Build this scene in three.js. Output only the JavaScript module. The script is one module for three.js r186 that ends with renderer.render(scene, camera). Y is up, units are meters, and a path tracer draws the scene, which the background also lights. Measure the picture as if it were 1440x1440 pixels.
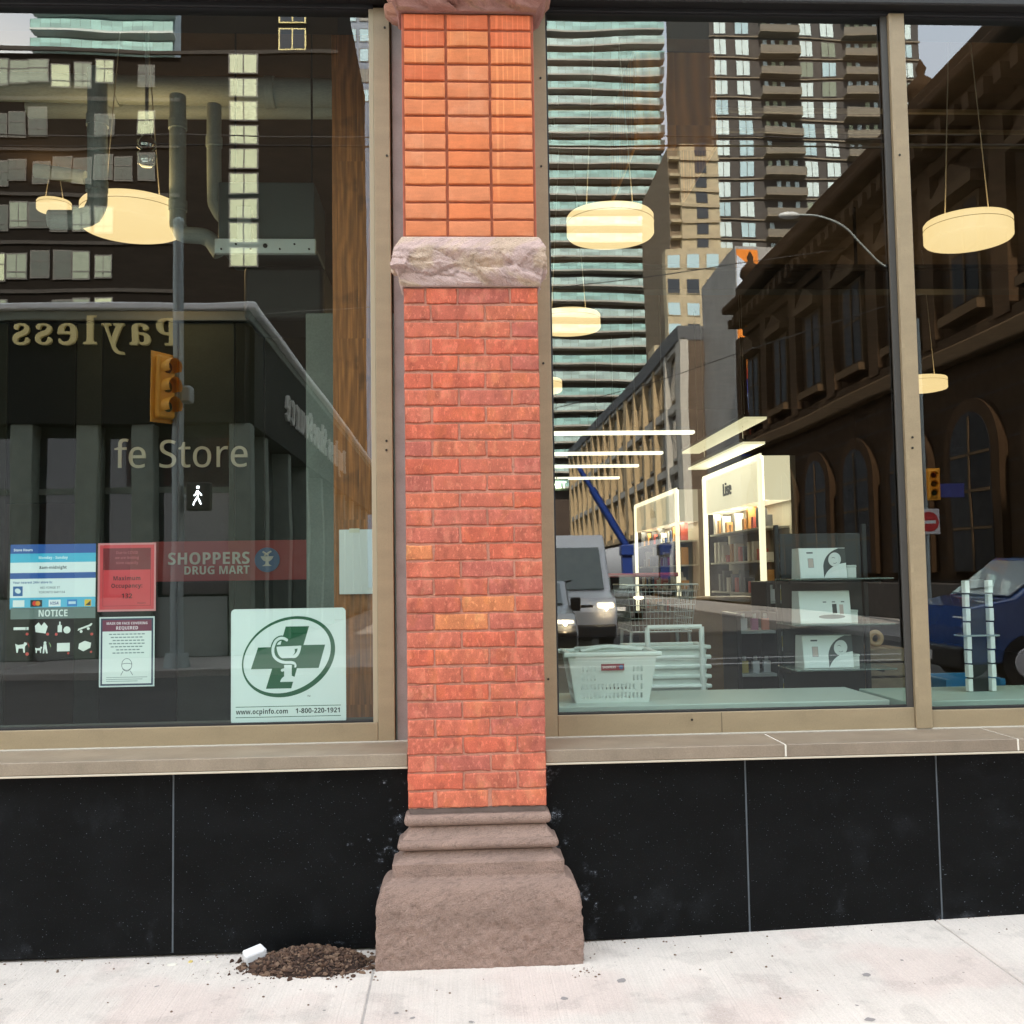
import * as THREE from 'three';
import { mergeGeometries, mergeVertices } from 'three/addons/utils/BufferGeometryUtils.js';
import { RoundedBoxGeometry } from 'three/addons/geometries/RoundedBoxGeometry.js';
import { RectAreaLightUniformsLib } from 'three/addons/lights/RectAreaLightUniformsLib.js';
import { FontLoader } from 'three/addons/loaders/FontLoader.js';
import { TextGeometry } from 'three/addons/geometries/TextGeometry.js';

// ---------------------------------------------------------------- camera, sky, sun, exposure
const scene = new THREE.Scene();
const camera = new THREE.PerspectiveCamera(53.13, 1, 0.05, 900);
camera.rotation.order = 'YXZ';
camera.position.set(0, 1.51, 4.1);
camera.rotation.set(THREE.MathUtils.degToRad(3.594), THREE.MathUtils.degToRad(-3.0125), THREE.MathUtils.degToRad(-0.89));
camera.updateMatrixWorld(true);
const renderer = new THREE.WebGLRenderer({ antialias: true });
renderer.toneMapping = THREE.LinearToneMapping;
renderer.toneMappingExposure = 4.2;
renderer.shadowMap.enabled = true;

const sunDir = new THREE.Vector3(-0.10, 0.64, -0.72).normalize();
const sun = new THREE.DirectionalLight(0xfff0dc, 4.8);
sun.position.copy(sunDir).multiplyScalar(300).add(new THREE.Vector3(10, 0, 60));
sun.target.position.set(10, 0, 60);
sun.castShadow = true; sun.shadow.radius = 2; sun.shadow.mapSize.set(4096, 4096);
Object.assign(sun.shadow.camera, { left: -160, right: 160, top: 180, bottom: -180, near: 1, far: 700 });
scene.add(sun, sun.target);

// ---------------------------------------------------------------- random and noise
function rng(seed) { let s = seed >>> 0; return () => { s = (s + 0x6D2B79F5) >>> 0; let t = s; t = Math.imul(t ^ (t >>> 15), t | 1); t ^= t + Math.imul(t ^ (t >>> 7), t | 61); return ((t ^ (t >>> 14)) >>> 0) / 4294967296; }; }
function hash(x, y, s) { let h = (Math.imul(x, 374761393) + Math.imul(y, 668265263) + Math.imul(s, 974634721)) | 0; h = Math.imul(h ^ (h >>> 13), 1274126177); h ^= h >>> 16; return (h >>> 0) / 4294967296; }
const RT = new Float32Array(65536); { const r = rng(12345); for (let i = 0; i < 65536; i++) RT[i] = r(); }
function vnoise(x, y, s = 0, per = 0) {
  let xi = Math.floor(x), yi = Math.floor(y), fx = x - xi, fy = y - yi; fx = fx * fx * (3 - 2 * fx); fy = fy * fy * (3 - 2 * fy);
  let x1 = xi + 1, y1 = yi + 1; if (per) { xi = ((xi % per) + per) % per; x1 = ((x1 % per) + per) % per; yi = ((yi % per) + per) % per; y1 = ((y1 % per) + per) % per; }
  const ox = s * 131, oy = s * 57; xi = (xi + ox) & 255; x1 = (x1 + ox) & 255; yi = ((yi + oy) & 255) << 8; y1 = ((y1 + oy) & 255) << 8;
  const a = RT[yi + xi], b = RT[yi + x1], c = RT[y1 + xi], d = RT[y1 + x1];
  return a + (b - a) * fx + (c - a) * fy + (a - b - c + d) * fx * fy;
}
function fbm(x, y, s = 0, oct = 4, per = 0) { let v = 0, a = 0.5, t = 0; for (let i = 0; i < oct; i++) { v += a * vnoise(x, y, s + i * 17, per); t += a; a *= 0.5; x *= 2; y *= 2; per *= 2; } return v / t; }
function cell(x, y, s) { const xi = Math.floor(x), yi = Math.floor(y); let d1 = 9, id = 0; for (let j = -1; j < 2; j++) for (let i = -1; i < 2; i++) { const a = xi + i + hash(xi + i, yi + j, s), b = yi + j + hash(xi + i, yi + j, s + 5); const d = (a - x) ** 2 + (b - y) ** 2; if (d < d1) { d1 = d; id = hash(xi + i, yi + j, s + 9); } } return [Math.sqrt(d1), id]; }
const clamp = THREE.MathUtils.clamp, smooth = THREE.MathUtils.smoothstep;

// sky: thin bright haze with soft clouds
{
  const W = 512, H = 256, d = new Float32Array(W * H * 4);
  for (let j = 0; j < H; j++) for (let i = 0; i < W; i++) {
    const el = (j / H - 0.5) * Math.PI, az = i / W * 2 * Math.PI, k = (j * W + i) * 4, s = Math.max(0, Math.sin(el));
    const cx = Math.cos(az) * Math.cos(el) / (s + 0.25), cy = Math.sin(az) * Math.cos(el) / (s + 0.25);
    const c = smooth(fbm(cx * 1.6 + 9, cy * 1.6 + 4, 71, 5), 0.46, 0.74) * smooth(s, 0.0, 0.15);
    const g = Math.pow(1 - s, 5.0);
    const up = el > 0 ? 1 : 0.4;
    d[k] = (0.74 + 0.30 * g + c * 0.44) * up; d[k + 1] = (0.84 + 0.20 * g + c * 0.32) * up; d[k + 2] = (0.95 + 0.06 * g + c * 0.14) * up; d[k + 3] = 1;
  }
  const sky = new THREE.DataTexture(d, W, H, THREE.RGBAFormat, THREE.FloatType);
  sky.mapping = THREE.EquirectangularReflectionMapping; sky.magFilter = sky.minFilter = THREE.LinearFilter; sky.needsUpdate = true;
  scene.background = sky; scene.environment = sky;
}
RectAreaLightUniformsLib.init();

// ---------------------------------------------------------------- pixel -> place
const ZG = -0.36;                                              // plane of the shop glass
function ray(px, py) { return new THREE.Vector3((px - 720) / 1440, (720 - py) / 1440, -1).applyQuaternion(camera.quaternion); }
function P(px, py, z) { const d = ray(px, py); return camera.position.clone().addScaledVector(d, (z - camera.position.z) / d.z); }
function V(px, py, Z) { const p = P(px, py, 2 * ZG - Z); p.z = Z; return p; }   // a thing across the street at depth Z that the glass mirrors
const groundY = (x) => 0.033 + (x > 0.4 ? Math.min(0.029 * (x - 0.4), 0.2) : 0);

// ---------------------------------------------------------------- materials
function tex(W, H, fn, { srgb = true, wrap = true } = {}) {
  const d = new Uint8Array(W * H * 4);
  for (let j = 0; j < H; j++) for (let i = 0; i < W; i++) { const c = fn(i / W, j / H), k = (j * W + i) * 4; d[k] = c[0] < 0 ? 0 : c[0] > 1 ? 255 : c[0] * 255; d[k + 1] = c[1] < 0 ? 0 : c[1] > 1 ? 255 : c[1] * 255; d[k + 2] = c[2] < 0 ? 0 : c[2] > 1 ? 255 : c[2] * 255; d[k + 3] = 255; }
  const t = new THREE.DataTexture(d, W, H); if (srgb) t.colorSpace = THREE.SRGBColorSpace; t.magFilter = THREE.LinearFilter; t.minFilter = THREE.LinearMipmapLinearFilter; t.generateMipmaps = true;
  if (wrap) t.wrapS = t.wrapT = THREE.RepeatWrapping; t.needsUpdate = true; return t;
}
function rep(t, m) { const c = t.clone(); c.repeat.set(1 / m, 1 / m); c.needsUpdate = true; return c; }
function mat(rgb, rough = 0.8, o = {}) { const m = new THREE.MeshPhysicalMaterial({ roughness: rough, metalness: 0, ...o }); m.color.setRGB(...rgb); return m; }
function glow(rgb, k = 1) { const m = new THREE.MeshStandardMaterial({ roughness: 0.6 }); m.color.setRGB(0.8, 0.8, 0.8); m.emissive.setRGB(...rgb); m.emissiveIntensity = k; return m; }
const grainT = tex(512, 512, (u, v) => { const n = 0.91 + 0.08 * (fbm(u * 8, v * 8, 3, 5, 8) - 0.5) * 2 + 0.08 * (vnoise(u * 256, v * 256, 8, 256) - 0.5); return [n, n, n]; });
const grain1 = rep(grainT, 1.5), grain4 = rep(grainT, 5);
const bumpT = tex(512, 512, (u, v) => { const n = fbm(u * 24, v * 24, 23, 4, 24); return [n, n, n]; }, { srgb: false });
const bump1 = rep(bumpT, 0.6);

// ---------------------------------------------------------------- building helpers
const used = {};
function numbered(n) { if (!(n in used)) { used[n] = 0; return n; } used[n]++; return n + '_' + String(used[n]).padStart(3, '0'); }
function thing(name, label, category, pos = [0, 0, 0], group, turn = 0) {
  const o = new THREE.Group(); o.name = numbered(name); o.position.set(...pos); o.rotation.y = turn; o.userData = { label, category }; if (group) o.userData.group = group; scene.add(o); return o;
}
function boxUV(g) {   // uv in metres from the face direction
  if (g.index) g = g.toNonIndexed(); const p = g.attributes.position, n = g.attributes.normal, uv = new Float32Array(p.count * 2);
  for (let i = 0; i < p.count; i++) { const t = i - i % 3; let x = 0, y = 0, z = 0; for (let k = 0; k < 3; k++) { x += n.getX(t + k); y += n.getY(t + k); z += n.getZ(t + k); } x = Math.abs(x); y = Math.abs(y); z = Math.abs(z); const X = p.getX(i), Y = p.getY(i), Z = p.getZ(i);
    if (z >= x && z >= y) { uv[2 * i] = X; uv[2 * i + 1] = Y; } else if (x >= y) { uv[2 * i] = Z; uv[2 * i + 1] = Y; } else { uv[2 * i] = X; uv[2 * i + 1] = Z; } }
  g.setAttribute('uv', new THREE.BufferAttribute(uv, 2)); return g;
}
function add(name, geo, m, parent, pos, rot) {
  const o = new THREE.Mesh(geo, m); o.name = parent === scene ? numbered(name) : name; o.castShadow = o.receiveShadow = true; if (pos) o.position.set(...pos); if (rot) o.rotation.set(...rot); parent.add(o); return o;
}
function tag(o, label, category, group) { o.userData.label = label; o.userData.category = category; if (group) o.userData.group = group; return o; }
function struct(name, geo, m, pos) { const o = add(name, geo, m, scene, pos); o.userData.kind = 'structure'; return o; }
const boxCache = {};
function bx(x0, x1, y0, y1, z0, z1) { return boxUV(new THREE.BoxGeometry(x1 - x0, y1 - y0, z1 - z0).translate((x0 + x1) / 2, (y0 + y1) / 2, (z0 + z1) / 2)); }
function rb(x0, x1, y0, y1, z0, z1, r = 0.004) { return boxUV(new RoundedBoxGeometry(x1 - x0, y1 - y0, z1 - z0, 2, r).translate((x0 + x1) / 2, (y0 + y1) / 2, (z0 + z1) / 2)); }
function unit(w, h, d) { const k = [w, h, d].map((a) => a.toFixed(3)).join('_'); return boxCache[k] || (boxCache[k] = boxUV(new THREE.BoxGeometry(w, h, d))); }
function tube(pts, r, seg = 24, rad = 10, tension = 0.1) { return new THREE.TubeGeometry(new THREE.CatmullRomCurve3(pts.map((p) => p.isVector3 ? p : new THREE.Vector3(...p)), false, 'catmullrom', tension), seg, r, rad); }
function rod(a, b, r, rad = 10) { const A = new THREE.Vector3(...a), B = new THREE.Vector3(...b), g = new THREE.CylinderGeometry(r, r, A.distanceTo(B), rad); g.applyQuaternion(new THREE.Quaternion().setFromUnitVectors(new THREE.Vector3(0, 1, 0), B.clone().sub(A).normalize())); return g.translate(...A.add(B).multiplyScalar(0.5).toArray()); }
const M = (gs) => mergeGeometries(gs.map((g) => { g = g.index ? g.toNonIndexed() : g; for (const k of Object.keys(g.attributes)) if (!['position', 'normal', 'uv'].includes(k)) g.deleteAttribute(k); return g; }));
function canvas(w, h, draw) { const c = document.createElement('canvas'); c.width = w; c.height = h; draw(c.getContext('2d'), w, h); const t = new THREE.CanvasTexture(c); t.colorSpace = THREE.SRGBColorSpace; t.anisotropy = 8; return t; }
const font = await new FontLoader().loadAsync('fonts/droid/droid_sans_bold.typeface.json');
const fontR = await new FontLoader().loadAsync('fonts/droid/droid_sans_regular.typeface.json');
const fontS = await new FontLoader().loadAsync('fonts/droid/droid_serif_bold.typeface.json');

// ================================================================ GROUND
const asphalt = mat([0.085, 0.085, 0.08], 0.9, { map: grain4 });
const farConcrete = mat([0.36, 0.35, 0.33], 0.9, { map: grain4 });
struct('ground', boxUV(new THREE.PlaneGeometry(1600, 1600).rotateX(-Math.PI / 2)), mat([0.09, 0.085, 0.08], 0.95, { map: grain4 }), [0, -0.135, 0]);
struct('road', boxUV(new THREE.PlaneGeometry(160, 8.4).rotateX(-Math.PI / 2)), asphalt, [0, -0.13, 9.0]);
struct('cross_road', boxUV(new THREE.PlaneGeometry(9.6, 300).rotateX(-Math.PI / 2)), asphalt, [5, -0.126, 163.2]);
{
  const white = mat([0.7, 0.7, 0.68], 0.8, { map: grain1 });
  const stop = struct('stop_line', boxUV(new THREE.PlaneGeometry(4.2, 0.5).rotateX(-Math.PI / 2)), white, [2.6, -0.121, 15.6]);
  for (const z of [13.6, 14.8]) struct('crosswalk_line', boxUV(new THREE.PlaneGeometry(9.4, 0.2).rotateX(-Math.PI / 2)), white, [5, -0.121, z]);
}
// sidewalk across the street: raised slabs with kerbs
for (const [x0, x1] of [[-80, 0.0], [10.0, 80]]) {
  struct('far_sidewalk', rb(x0, x1, -0.3, 0.0, 13.2, 16.0, 0.03), farConcrete);
}
struct('far_sidewalk', rb(-4.26, 0.0, -0.3, -0.002, 16.0, 300, 0.03), farConcrete);
struct('far_sidewalk', rb(10.0, 14.0, -0.3, -0.002, 16.0, 300, 0.03), farConcrete);

// near sidewalk: broomed concrete slabs, each its own piece
const concT = tex(1024, 1024, (u, v) => {
  const broom = fbm(u * 220, v * 5, 31, 3), blot = fbm(u * 5, v * 5, 41, 5, 5), fine = vnoise(u * 512, v * 512, 44, 512);
  const spk = vnoise(u * 190, v * 190, 49, 190); let n = 0.92 + 0.10 * (blot - 0.5) + 0.05 * (broom - 0.5) + 0.08 * (fine - 0.5);
  const pit = spk > 0.93 ? 0.16 * smooth(spk, 0.93, 1.0) : 0; n -= pit; n -= 0.05 * smooth(fbm(u * 11, v * 11, 58, 5, 11), 0.58, 0.72) * (0.5 + vnoise(u * 300, v * 300, 59, 300)); const st = smooth(fbm(u * 3, v * 3, 55, 4, 3), 0.58, 0.75);
  return [n * (1 - 0.015 * st), n * (0.985 - 0.04 * st), n * (0.968 - 0.04 * st)];
});
const concB = tex(1024, 1024, (u, v) => { const n = 0.5 + 0.55 * (fbm(u * 260, v * 4, 31, 3) - 0.5) + 0.3 * (vnoise(u * 400, v * 400, 60, 400) - 0.5); return [n, n, n]; }, { srgb: false });
{
  const sw = new THREE.Group(); sw.name = 'sidewalk'; sw.userData.kind = 'structure'; scene.add(sw);
  const mk = (s) => { const t = rep(concT, 1.35), b = rep(concB, 1.35); t.offset.set(s * 0.37, s * 0.21); b.offset.copy(t.offset); return mat([0.66 - 0.012 * s, 0.605 - 0.012 * s, 0.565 - 0.012 * s], 0.92, { map: t, bumpMap: b, bumpScale: 0.0035 }); };
  const ms = [mk(0), mk(1), mk(2)];
  const xs = [-9.42, -7.15, -4.88, -2.61, -0.34, 1.93, 4.2, 6.47, 8.74]; const zs = [-0.5, 1.42, 3.0, 4.5]; let k = 0;
  for (let a = 0; a < xs.length - 1; a++) for (let b = 0; b < zs.length - 1; b++) {
    const w = xs[a + 1] - xs[a] - 0.008, d = zs[b + 1] - zs[b] - 0.008;
    let g = new RoundedBoxGeometry(w, 0.2, d, 3, 0.006); g.translate((xs[a] + xs[a + 1]) / 2, -0.1, (zs[b] + zs[b + 1]) / 2);
    const p = g.attributes.position; for (let i = 0; i < p.count; i++) p.setY(i, p.getY(i) + 0.033 + (xs[a + 1] > 0.5 ? 0.029 * (p.getX(i) - 0.4) * (p.getX(i) > 0.4 || xs[a] > 0 ? 1 : 0) : 0));
    if (xs[a] < 0.4 && xs[a + 1] > 0.4) { // this slab bends up: add a cut at x = 0.4
      g = new THREE.BoxGeometry(w, 0.2, d, 16, 1, 1); g.translate((xs[a] + xs[a + 1]) / 2, -0.1, (zs[b] + zs[b + 1]) / 2); const q = g.attributes.position; for (let i = 0; i < q.count; i++) q.setY(i, q.getY(i) + groundY(q.getX(i)));
    }
    g.computeVertexNormals(); add('slab', boxUV(g), ms[k++ % 3], sw);
  }
  for (let a = 1; a < xs.length - 1; a++) add('joint_filler', bx(xs[a] - 0.0042, xs[a] + 0.0042, -0.1, groundY(xs[a]) - (a === 4 ? 0.0028 : 0.005), -0.45, 4.45), mat([0.42, 0.38, 0.35], 0.95, { map: rep(grainT, 0.2) }), sw);
  add('joint_bed', bx(-9.4, 8.7, -0.3, -0.165, -0.45, 4.45), mat([0.2, 0.19, 0.175], 0.95), sw);
  add('kerb', bx(-9.4, 8.7, -0.3, 0.02, 4.52, 4.7), farConcrete, sw);
}

// ================================================================ THE BRICK PILASTER
const X0 = -0.21, X1 = 0.335, PW = X1 - X0;
function loft(prof, disp, { x0 = X0, x1 = X1, zb = -0.34, nf = 90, ns = 22, r = 0.012 } = {}) {  // prof: [offset, height] rising
  const path = []; // u along left side, front, right side at unit offset
  const pos = [], idx = [], uvs = [];
  const ring = (o) => { const a = []; const L = x0 - o, R = x1 + o, F = o; for (let i = 0; i <= ns; i++) a.push([L, zb + (F - zb - r) * i / ns, -1, 0]); for (let i = 1; i < 4; i++) { const t = i / 4 * Math.PI / 2; a.push([L + r - r * Math.cos(t), F - r + r * Math.sin(t), -Math.cos(t), Math.sin(t)]); }
    for (let i = 0; i <= nf; i++) a.push([L + r + (R - L - 2 * r) * i / nf, F, 0, 1]); for (let i = 1; i < 4; i++) { const t = i / 4 * Math.PI / 2; a.push([R - r + r * Math.sin(t), F - r + r * Math.cos(t), Math.sin(t), Math.cos(t)]); } for (let i = 0; i <= ns; i++) a.push([R, F - r - (F - zb - r) * i / ns, 1, 0]); return a; };
  let cols = 0, vv = 0;
  prof.forEach(([o, y], j) => { if (j) vv += Math.hypot(o - prof[j - 1][0], y - prof[j - 1][1]); const a = ring(o); cols = a.length; let s = 0; a.forEach(([x, z, nx, nz], i) => { if (i) s += Math.hypot(x - a[i - 1][0], z - a[i - 1][1]); const e = disp ? disp(s, y, j / (prof.length - 1), nx) : [0, 0]; pos.push(x + nx * e[0], y + e[1], z + nz * e[0]); uvs.push(s, vv); }); });
  for (let j = 0; j < prof.length - 1; j++) for (let i = 0; i < cols - 1; i++) { const a = j * cols + i, b = a + 1, c = a + cols, d = c + 1; idx.push(a, b, c, b, d, c); }
  for (const [j, flip] of [[0, true], [prof.length - 1, false]]) { const s = pos.length / 3; let cx = 0, cy = 0, cz = 0; for (let i = 0; i < cols; i++) { const k = (j * cols + i) * 3; pos.push(pos[k], pos[k + 1], pos[k + 2]); uvs.push(pos[k], pos[k + 2]); cx += pos[k]; cy += pos[k + 1]; cz += pos[k + 2]; }
    pos.push(cx / cols, cy / cols, cz / cols); uvs.push(cx / cols, cz / cols); const c = s + cols; for (let i = 0; i < cols; i++) { const n = (i + 1) % cols; flip ? idx.push(c, s + n, s + i) : idx.push(c, s + i, s + n); } }
  const g = new THREE.BufferGeometry(); g.setAttribute('position', new THREE.Float32BufferAttribute(pos, 3)); g.setAttribute('uv', new THREE.Float32BufferAttribute(uvs, 2)); g.setIndex(idx); g.computeVertexNormals(); return g;
}
{
  const pil = thing('brick_pilaster', 'red brick pilaster with pink stone band and moulded base between the shop windows', 'pilaster', [0, 0, 0]);
  const Y0 = 0.603, Y1 = 2.685, U0 = 2.893, U1 = 3.837;
  const mapL = tex(512, 1536, (u, v) => {
    const x = u * 8, y = v * 31; const m = fbm(x * 2.2, y * 1.1, 101, 5), pale = smooth(fbm(x * 1.7 + 3, y * 0.9, 111, 5), 0.56, 0.74), gr = vnoise(x * 70, y * 34, 120), sc = smooth(fbm(x * 9, y * 5, 131, 3), 0.62, 0.78), dk = smooth(fbm(x * 2.6, y * 1.6, 141, 4), 0.58, 0.75), or = 0.45 * smooth(fbm(x * 1.3 + 40, y * 0.9, 151, 3), 0.6, 0.75);
    const n = 0.86 + 0.20 * (m - 0.5) + 0.20 * (gr - 0.5) - 0.08 * dk; const pt = vnoise(x * 42, y * 21, 161) > 0.92 ? -0.09 : 0;
    return [n + 0.07 * pale + 0.15 * sc + 0.07 * or + pt, n * 0.97 + 0.15 * pale + 0.24 * sc + 0.09 * or + pt, n * 0.95 + 0.13 * pale + 0.22 * sc - 0.03 * or + pt];
  }, { wrap: false });
  const mapU = tex(768, 1152, (u, v) => {
    const x = u * 8, y = v * 14; const m = fbm(x * 1.4, y * 0.9, 201, 5), gr = vnoise(x * 60, y * 34, 220), pk = smooth(fbm(x * 1.1 + 7, y * 0.8, 231, 4), 0.55, 0.75), hz = fbm(x * 2, y * 9, 241, 3);
    let n = 0.90 + 0.12 * (m - 0.5) + 0.07 * (gr - 0.5) + 0.07 * (hz - 0.5); let w = 0;                               // lime streaks run down from the capital
    for (const [c, len, wd, s] of [[0.10, 0.42, 0.004, 0.6], [0.155, 0.75, 0.005, 0.9], [0.19, 0.3, 0.004, 0.7], [0.27, 0.18, 0.003, 0.5], [0.335, 0.36, 0.004, 0.5], [0.37, 0.2, 0.003, 0.6], [0.505, 0.5, 0.005, 0.6], [0.47, 0.17, 0.003, 0.5], [0.72, 0.9, 0.012, 0.75], [0.765, 0.72, 0.006, 1], [0.80, 0.34, 0.005, 0.7], [0.845, 0.5, 0.006, 0.9], [0.88, 0.44, 0.004, 0.8], [0.92, 0.28, 0.004, 0.7], [0.965, 0.4, 0.005, 0.7]]) { const cc = c + 0.008 * (vnoise(v * 9, c * 50, 7) - 0.5); const e = (1 - v) < len ? 1 - Math.pow((1 - v) / len, 4) : 0; if (e > 0) w = Math.max(w, s * e * (1 - smooth(Math.abs(u - cc), wd * 0.5, wd)) * (0.5 + 0.7 * vnoise(v * 40, c * 90, 12))); }
    const f = 0.30 * w; return [n + 0.02 * pk + f * 0.5, n * 0.97 + 0.06 * pk + f, n * 0.95 + 0.10 * pk + f * 0.95];
  }, { wrap: false });
  const bb = rep(bumpT, 0.16);
  const lowM = [[0.61, 0.165, 0.102], [0.57, 0.147, 0.092], [0.63, 0.168, 0.10], [0.58, 0.160, 0.108], [0.65, 0.150, 0.085], [0.54, 0.148, 0.106], [0.65, 0.178, 0.10]].map((c) => mat(c, 0.9, { map: mapL }));
  const orangeM = mat([0.73, 0.25, 0.105], 0.9, { map: mapL });
  const upM = [[0.74, 0.235, 0.085], [0.77, 0.255, 0.095], [0.72, 0.235, 0.095], [0.76, 0.225, 0.08], [0.74, 0.26, 0.115]].map((c) => mat(c, 0.85, { map: mapU }));
  const redTop = mat([0.70, 0.165, 0.06], 0.85, { map: mapU });
  function brick(xa, xb, ya, yb, seed, by, bh, rough, wav) {
    const R = rng(seed), nx = 12, ny = 5, d = 0.09, bev = 0.0022, ex = 0.004 / (xb - xa), ey = 0.004 / (yb - ya), FX = (i) => i <= 0 ? 0 : i >= nx ? 1 : ex + (1 - 2 * ex) * (i - 1) / (nx - 2), FY = (j) => j <= 0 ? 0 : j >= ny ? 1 : ey + (1 - 2 * ey) * (j - 1) / (ny - 2), pos = [], idx = [], uv = []; const W = nx + 3;
    const edge = []; for (let i = 0; i < 4; i++) edge.push(R() * 100); const tilt = (R() - 0.5) * 0.003, off = (R() - 0.5) * 0.003, sag = (R() - 0.5) * wav;
    for (let j = -1; j <= ny + 1; j++) for (let i = -1; i <= nx + 1; i++) {
      const ci = clamp(i, 0, nx), cj = clamp(j, 0, ny), out = i !== ci || j !== cj; let x = xa + bev + (xb - xa - 2 * bev) * FX(ci), y = ya + bev + (yb - ya - 2 * bev) * FY(cj);
      const wob = rough * (fbm(x * 26, edge[0], seed % 50, 2) - 0.5), wob2 = rough * (fbm(y * 40, edge[1], seed % 50 + 3, 2) - 0.5);
      const bow = sag * Math.sin(Math.PI * FX(ci)); y += (cj <= 1 ? wob : cj >= ny - 1 ? -wob * 0.8 : 0) + bow; x += ci <= 1 ? wob2 : ci >= nx - 1 ? -wob2 : 0;
      let z = off + tilt * (ci / nx - 0.5) + 0.0022 * (fbm(x * 45, y * 60, seed, 3) - 0.5);
      if (ci === 0 || ci === nx || cj === 0 || cj === ny) z -= 0.0006 + 0.0022 * fbm(x * 70, y * 70, seed + 2, 2);
      if (out) { x += (i < 0 ? -1 : i > nx ? 1 : 0) * bev; y += (j < 0 ? -1 : j > ny ? 1 : 0) * bev; z = -0.011; }
      pos.push(x, y, z); uv.push(clamp((x - X0) / PW, 0.002, 0.998), clamp((y - by) / bh, 0.002, 0.998));
    }
    for (let j = 0; j < ny + 2; j++) for (let i = 0; i < W - 1; i++) { const a = j * W + i; idx.push(a, a + 1, a + W, a + 1, a + W + 1, a + W); }
    // side walls to the back
    const ring = []; for (let i = 0; i < W; i++) ring.push(i); for (let j = 1; j < ny + 3; j++) ring.push(j * W + W - 1); for (let i = W - 2; i >= 0; i--) ring.push((ny + 2) * W + i); for (let j = ny + 1; j > 0; j--) ring.push(j * W);
    const s = pos.length / 3; for (const k of ring) { pos.push(pos[3 * k], pos[3 * k + 1], -d); uv.push(uv[2 * k], uv[2 * k + 1]); } for (let k = 0; k < ring.length; k++) { const n = (k + 1) % ring.length; idx.push(ring[k], s + k, ring[n], ring[n], s + k, s + n); }
    const g = new THREE.BufferGeometry(); g.setAttribute('position', new THREE.Float32BufferAttribute(pos, 3)); g.setAttribute('uv', new THREE.Float32BufferAttribute(uv, 2)); g.setIndex(idx); g.computeVertexNormals(); return g;
  }
  const R = rng(77), nC = 30, ch = (Y1 - Y0) / nC, jt = 0.006;
  for (let r = 0; r < nC; r++) {   // r = 0 is the lowest course
    const top = nC - 1 - r; let cuts = (top % 2 === 0) ? [0, 0.40, 0.795, 1] : [0, 0.20, 0.60, 1]; if (top === 0) cuts = [0, 0.16, 0.40, 0.79, 1]; if (r === 0) cuts = [0, 0.195, 0.59, 1];
    const ya = Y0 + r * ch, yb = ya + ch;
    for (let i = 0; i < cuts.length - 1; i++) {
      const j1 = i ? (R() - 0.5) * 0.006 : 0; const wide = r === 0 ? 0.006 : jt / 2;
      const xa = X0 + cuts[i] * PW + (i ? wide + j1 * 0.4 : 0), xb = X0 + cuts[i + 1] * PW - (i < cuts.length - 2 ? wide : 0);
      const orange = (top === 18 && i === 1) || (top === 19 && i === 1) || (top === 15 && i === 0);
      const jv = (R() - 0.5) * 0.003, jw = (R() - 0.5) * 0.003; add('brick', brick(xa, xb, ya + jt / 2 + jv, yb - jt / 2 + jw, r * 31 + i * 7 + 3, Y0, Y1 - Y0, 0.007, 0.0014), orange ? orangeM : lowM[Math.floor(R() * lowM.length)], pil);
    }
  }
  const uC = 13, uh = (U1 - U0) / uC;
  for (let r = 0; r < uC; r++) for (let i = 0; i < 3; i++) { const c = [0.01, 0.334, 0.664, 0.99];
    add('brick', brick(X0 + c[i] * PW + 0.004, X0 + c[i + 1] * PW - 0.004, U0 + r * uh + 0.0035, U0 + (r + 1) * uh - 0.0035, 900 + r * 17 + i * 5, U0, U1 - U0, 0.003, 0.0025), r >= 12 || (r === 11 && i !== 1) || (r === 9 && i === 0) ? redTop : upM[Math.floor(R() * upM.length)], pil); }
  add('mortar', bx(X0 + 0.002, X1 - 0.002, Y0, Y1, -0.34, -0.0062), mat([0.58, 0.26, 0.18], 0.95, { map: rep(grainT, 0.3), bumpMap: bb, bumpScale: 0.004 }), pil);
  add('mortar', bx(X0 + 0.004, X1 - 0.004, U0, U1, -0.34, -0.0075), mat([0.36, 0.10, 0.05], 0.95, { map: rep(grainT, 0.3) }), pil);
  add('brick_return', bx(X0, X0 + 0.004, Y0, U1, -0.34, -0.012), mat([0.61, 0.165, 0.102], 0.9, { map: rep(grainT, 0.3) }), pil);
  add('brick_return', bx(X1 - 0.004, X1, Y0, U1, -0.34, -0.012), mat([0.61, 0.165, 0.102], 0.9, { map: rep(grainT, 0.3) }), pil);
  // rough stone: chipped facets
  const stoneT = rep(tex(1024, 1024, (u, v) => { const m = fbm(u * 6, v * 6, 301, 5, 6), f = vnoise(u * 300, v * 300, 310, 300), ye = smooth(fbm(u * 5, v * 5, 320, 4, 5), 0.55, 0.72), dk = smooth(fbm(u * 9, v * 14, 333, 4), 0.6, 0.72); const n = 0.84 + 0.2 * (m - 0.5) + 0.12 * (f - 0.5) - 0.07 * dk; return [n, n * (0.975 + 0.01 * ye), n * (0.98 - 0.07 * ye)]; }), 0.5);
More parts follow.
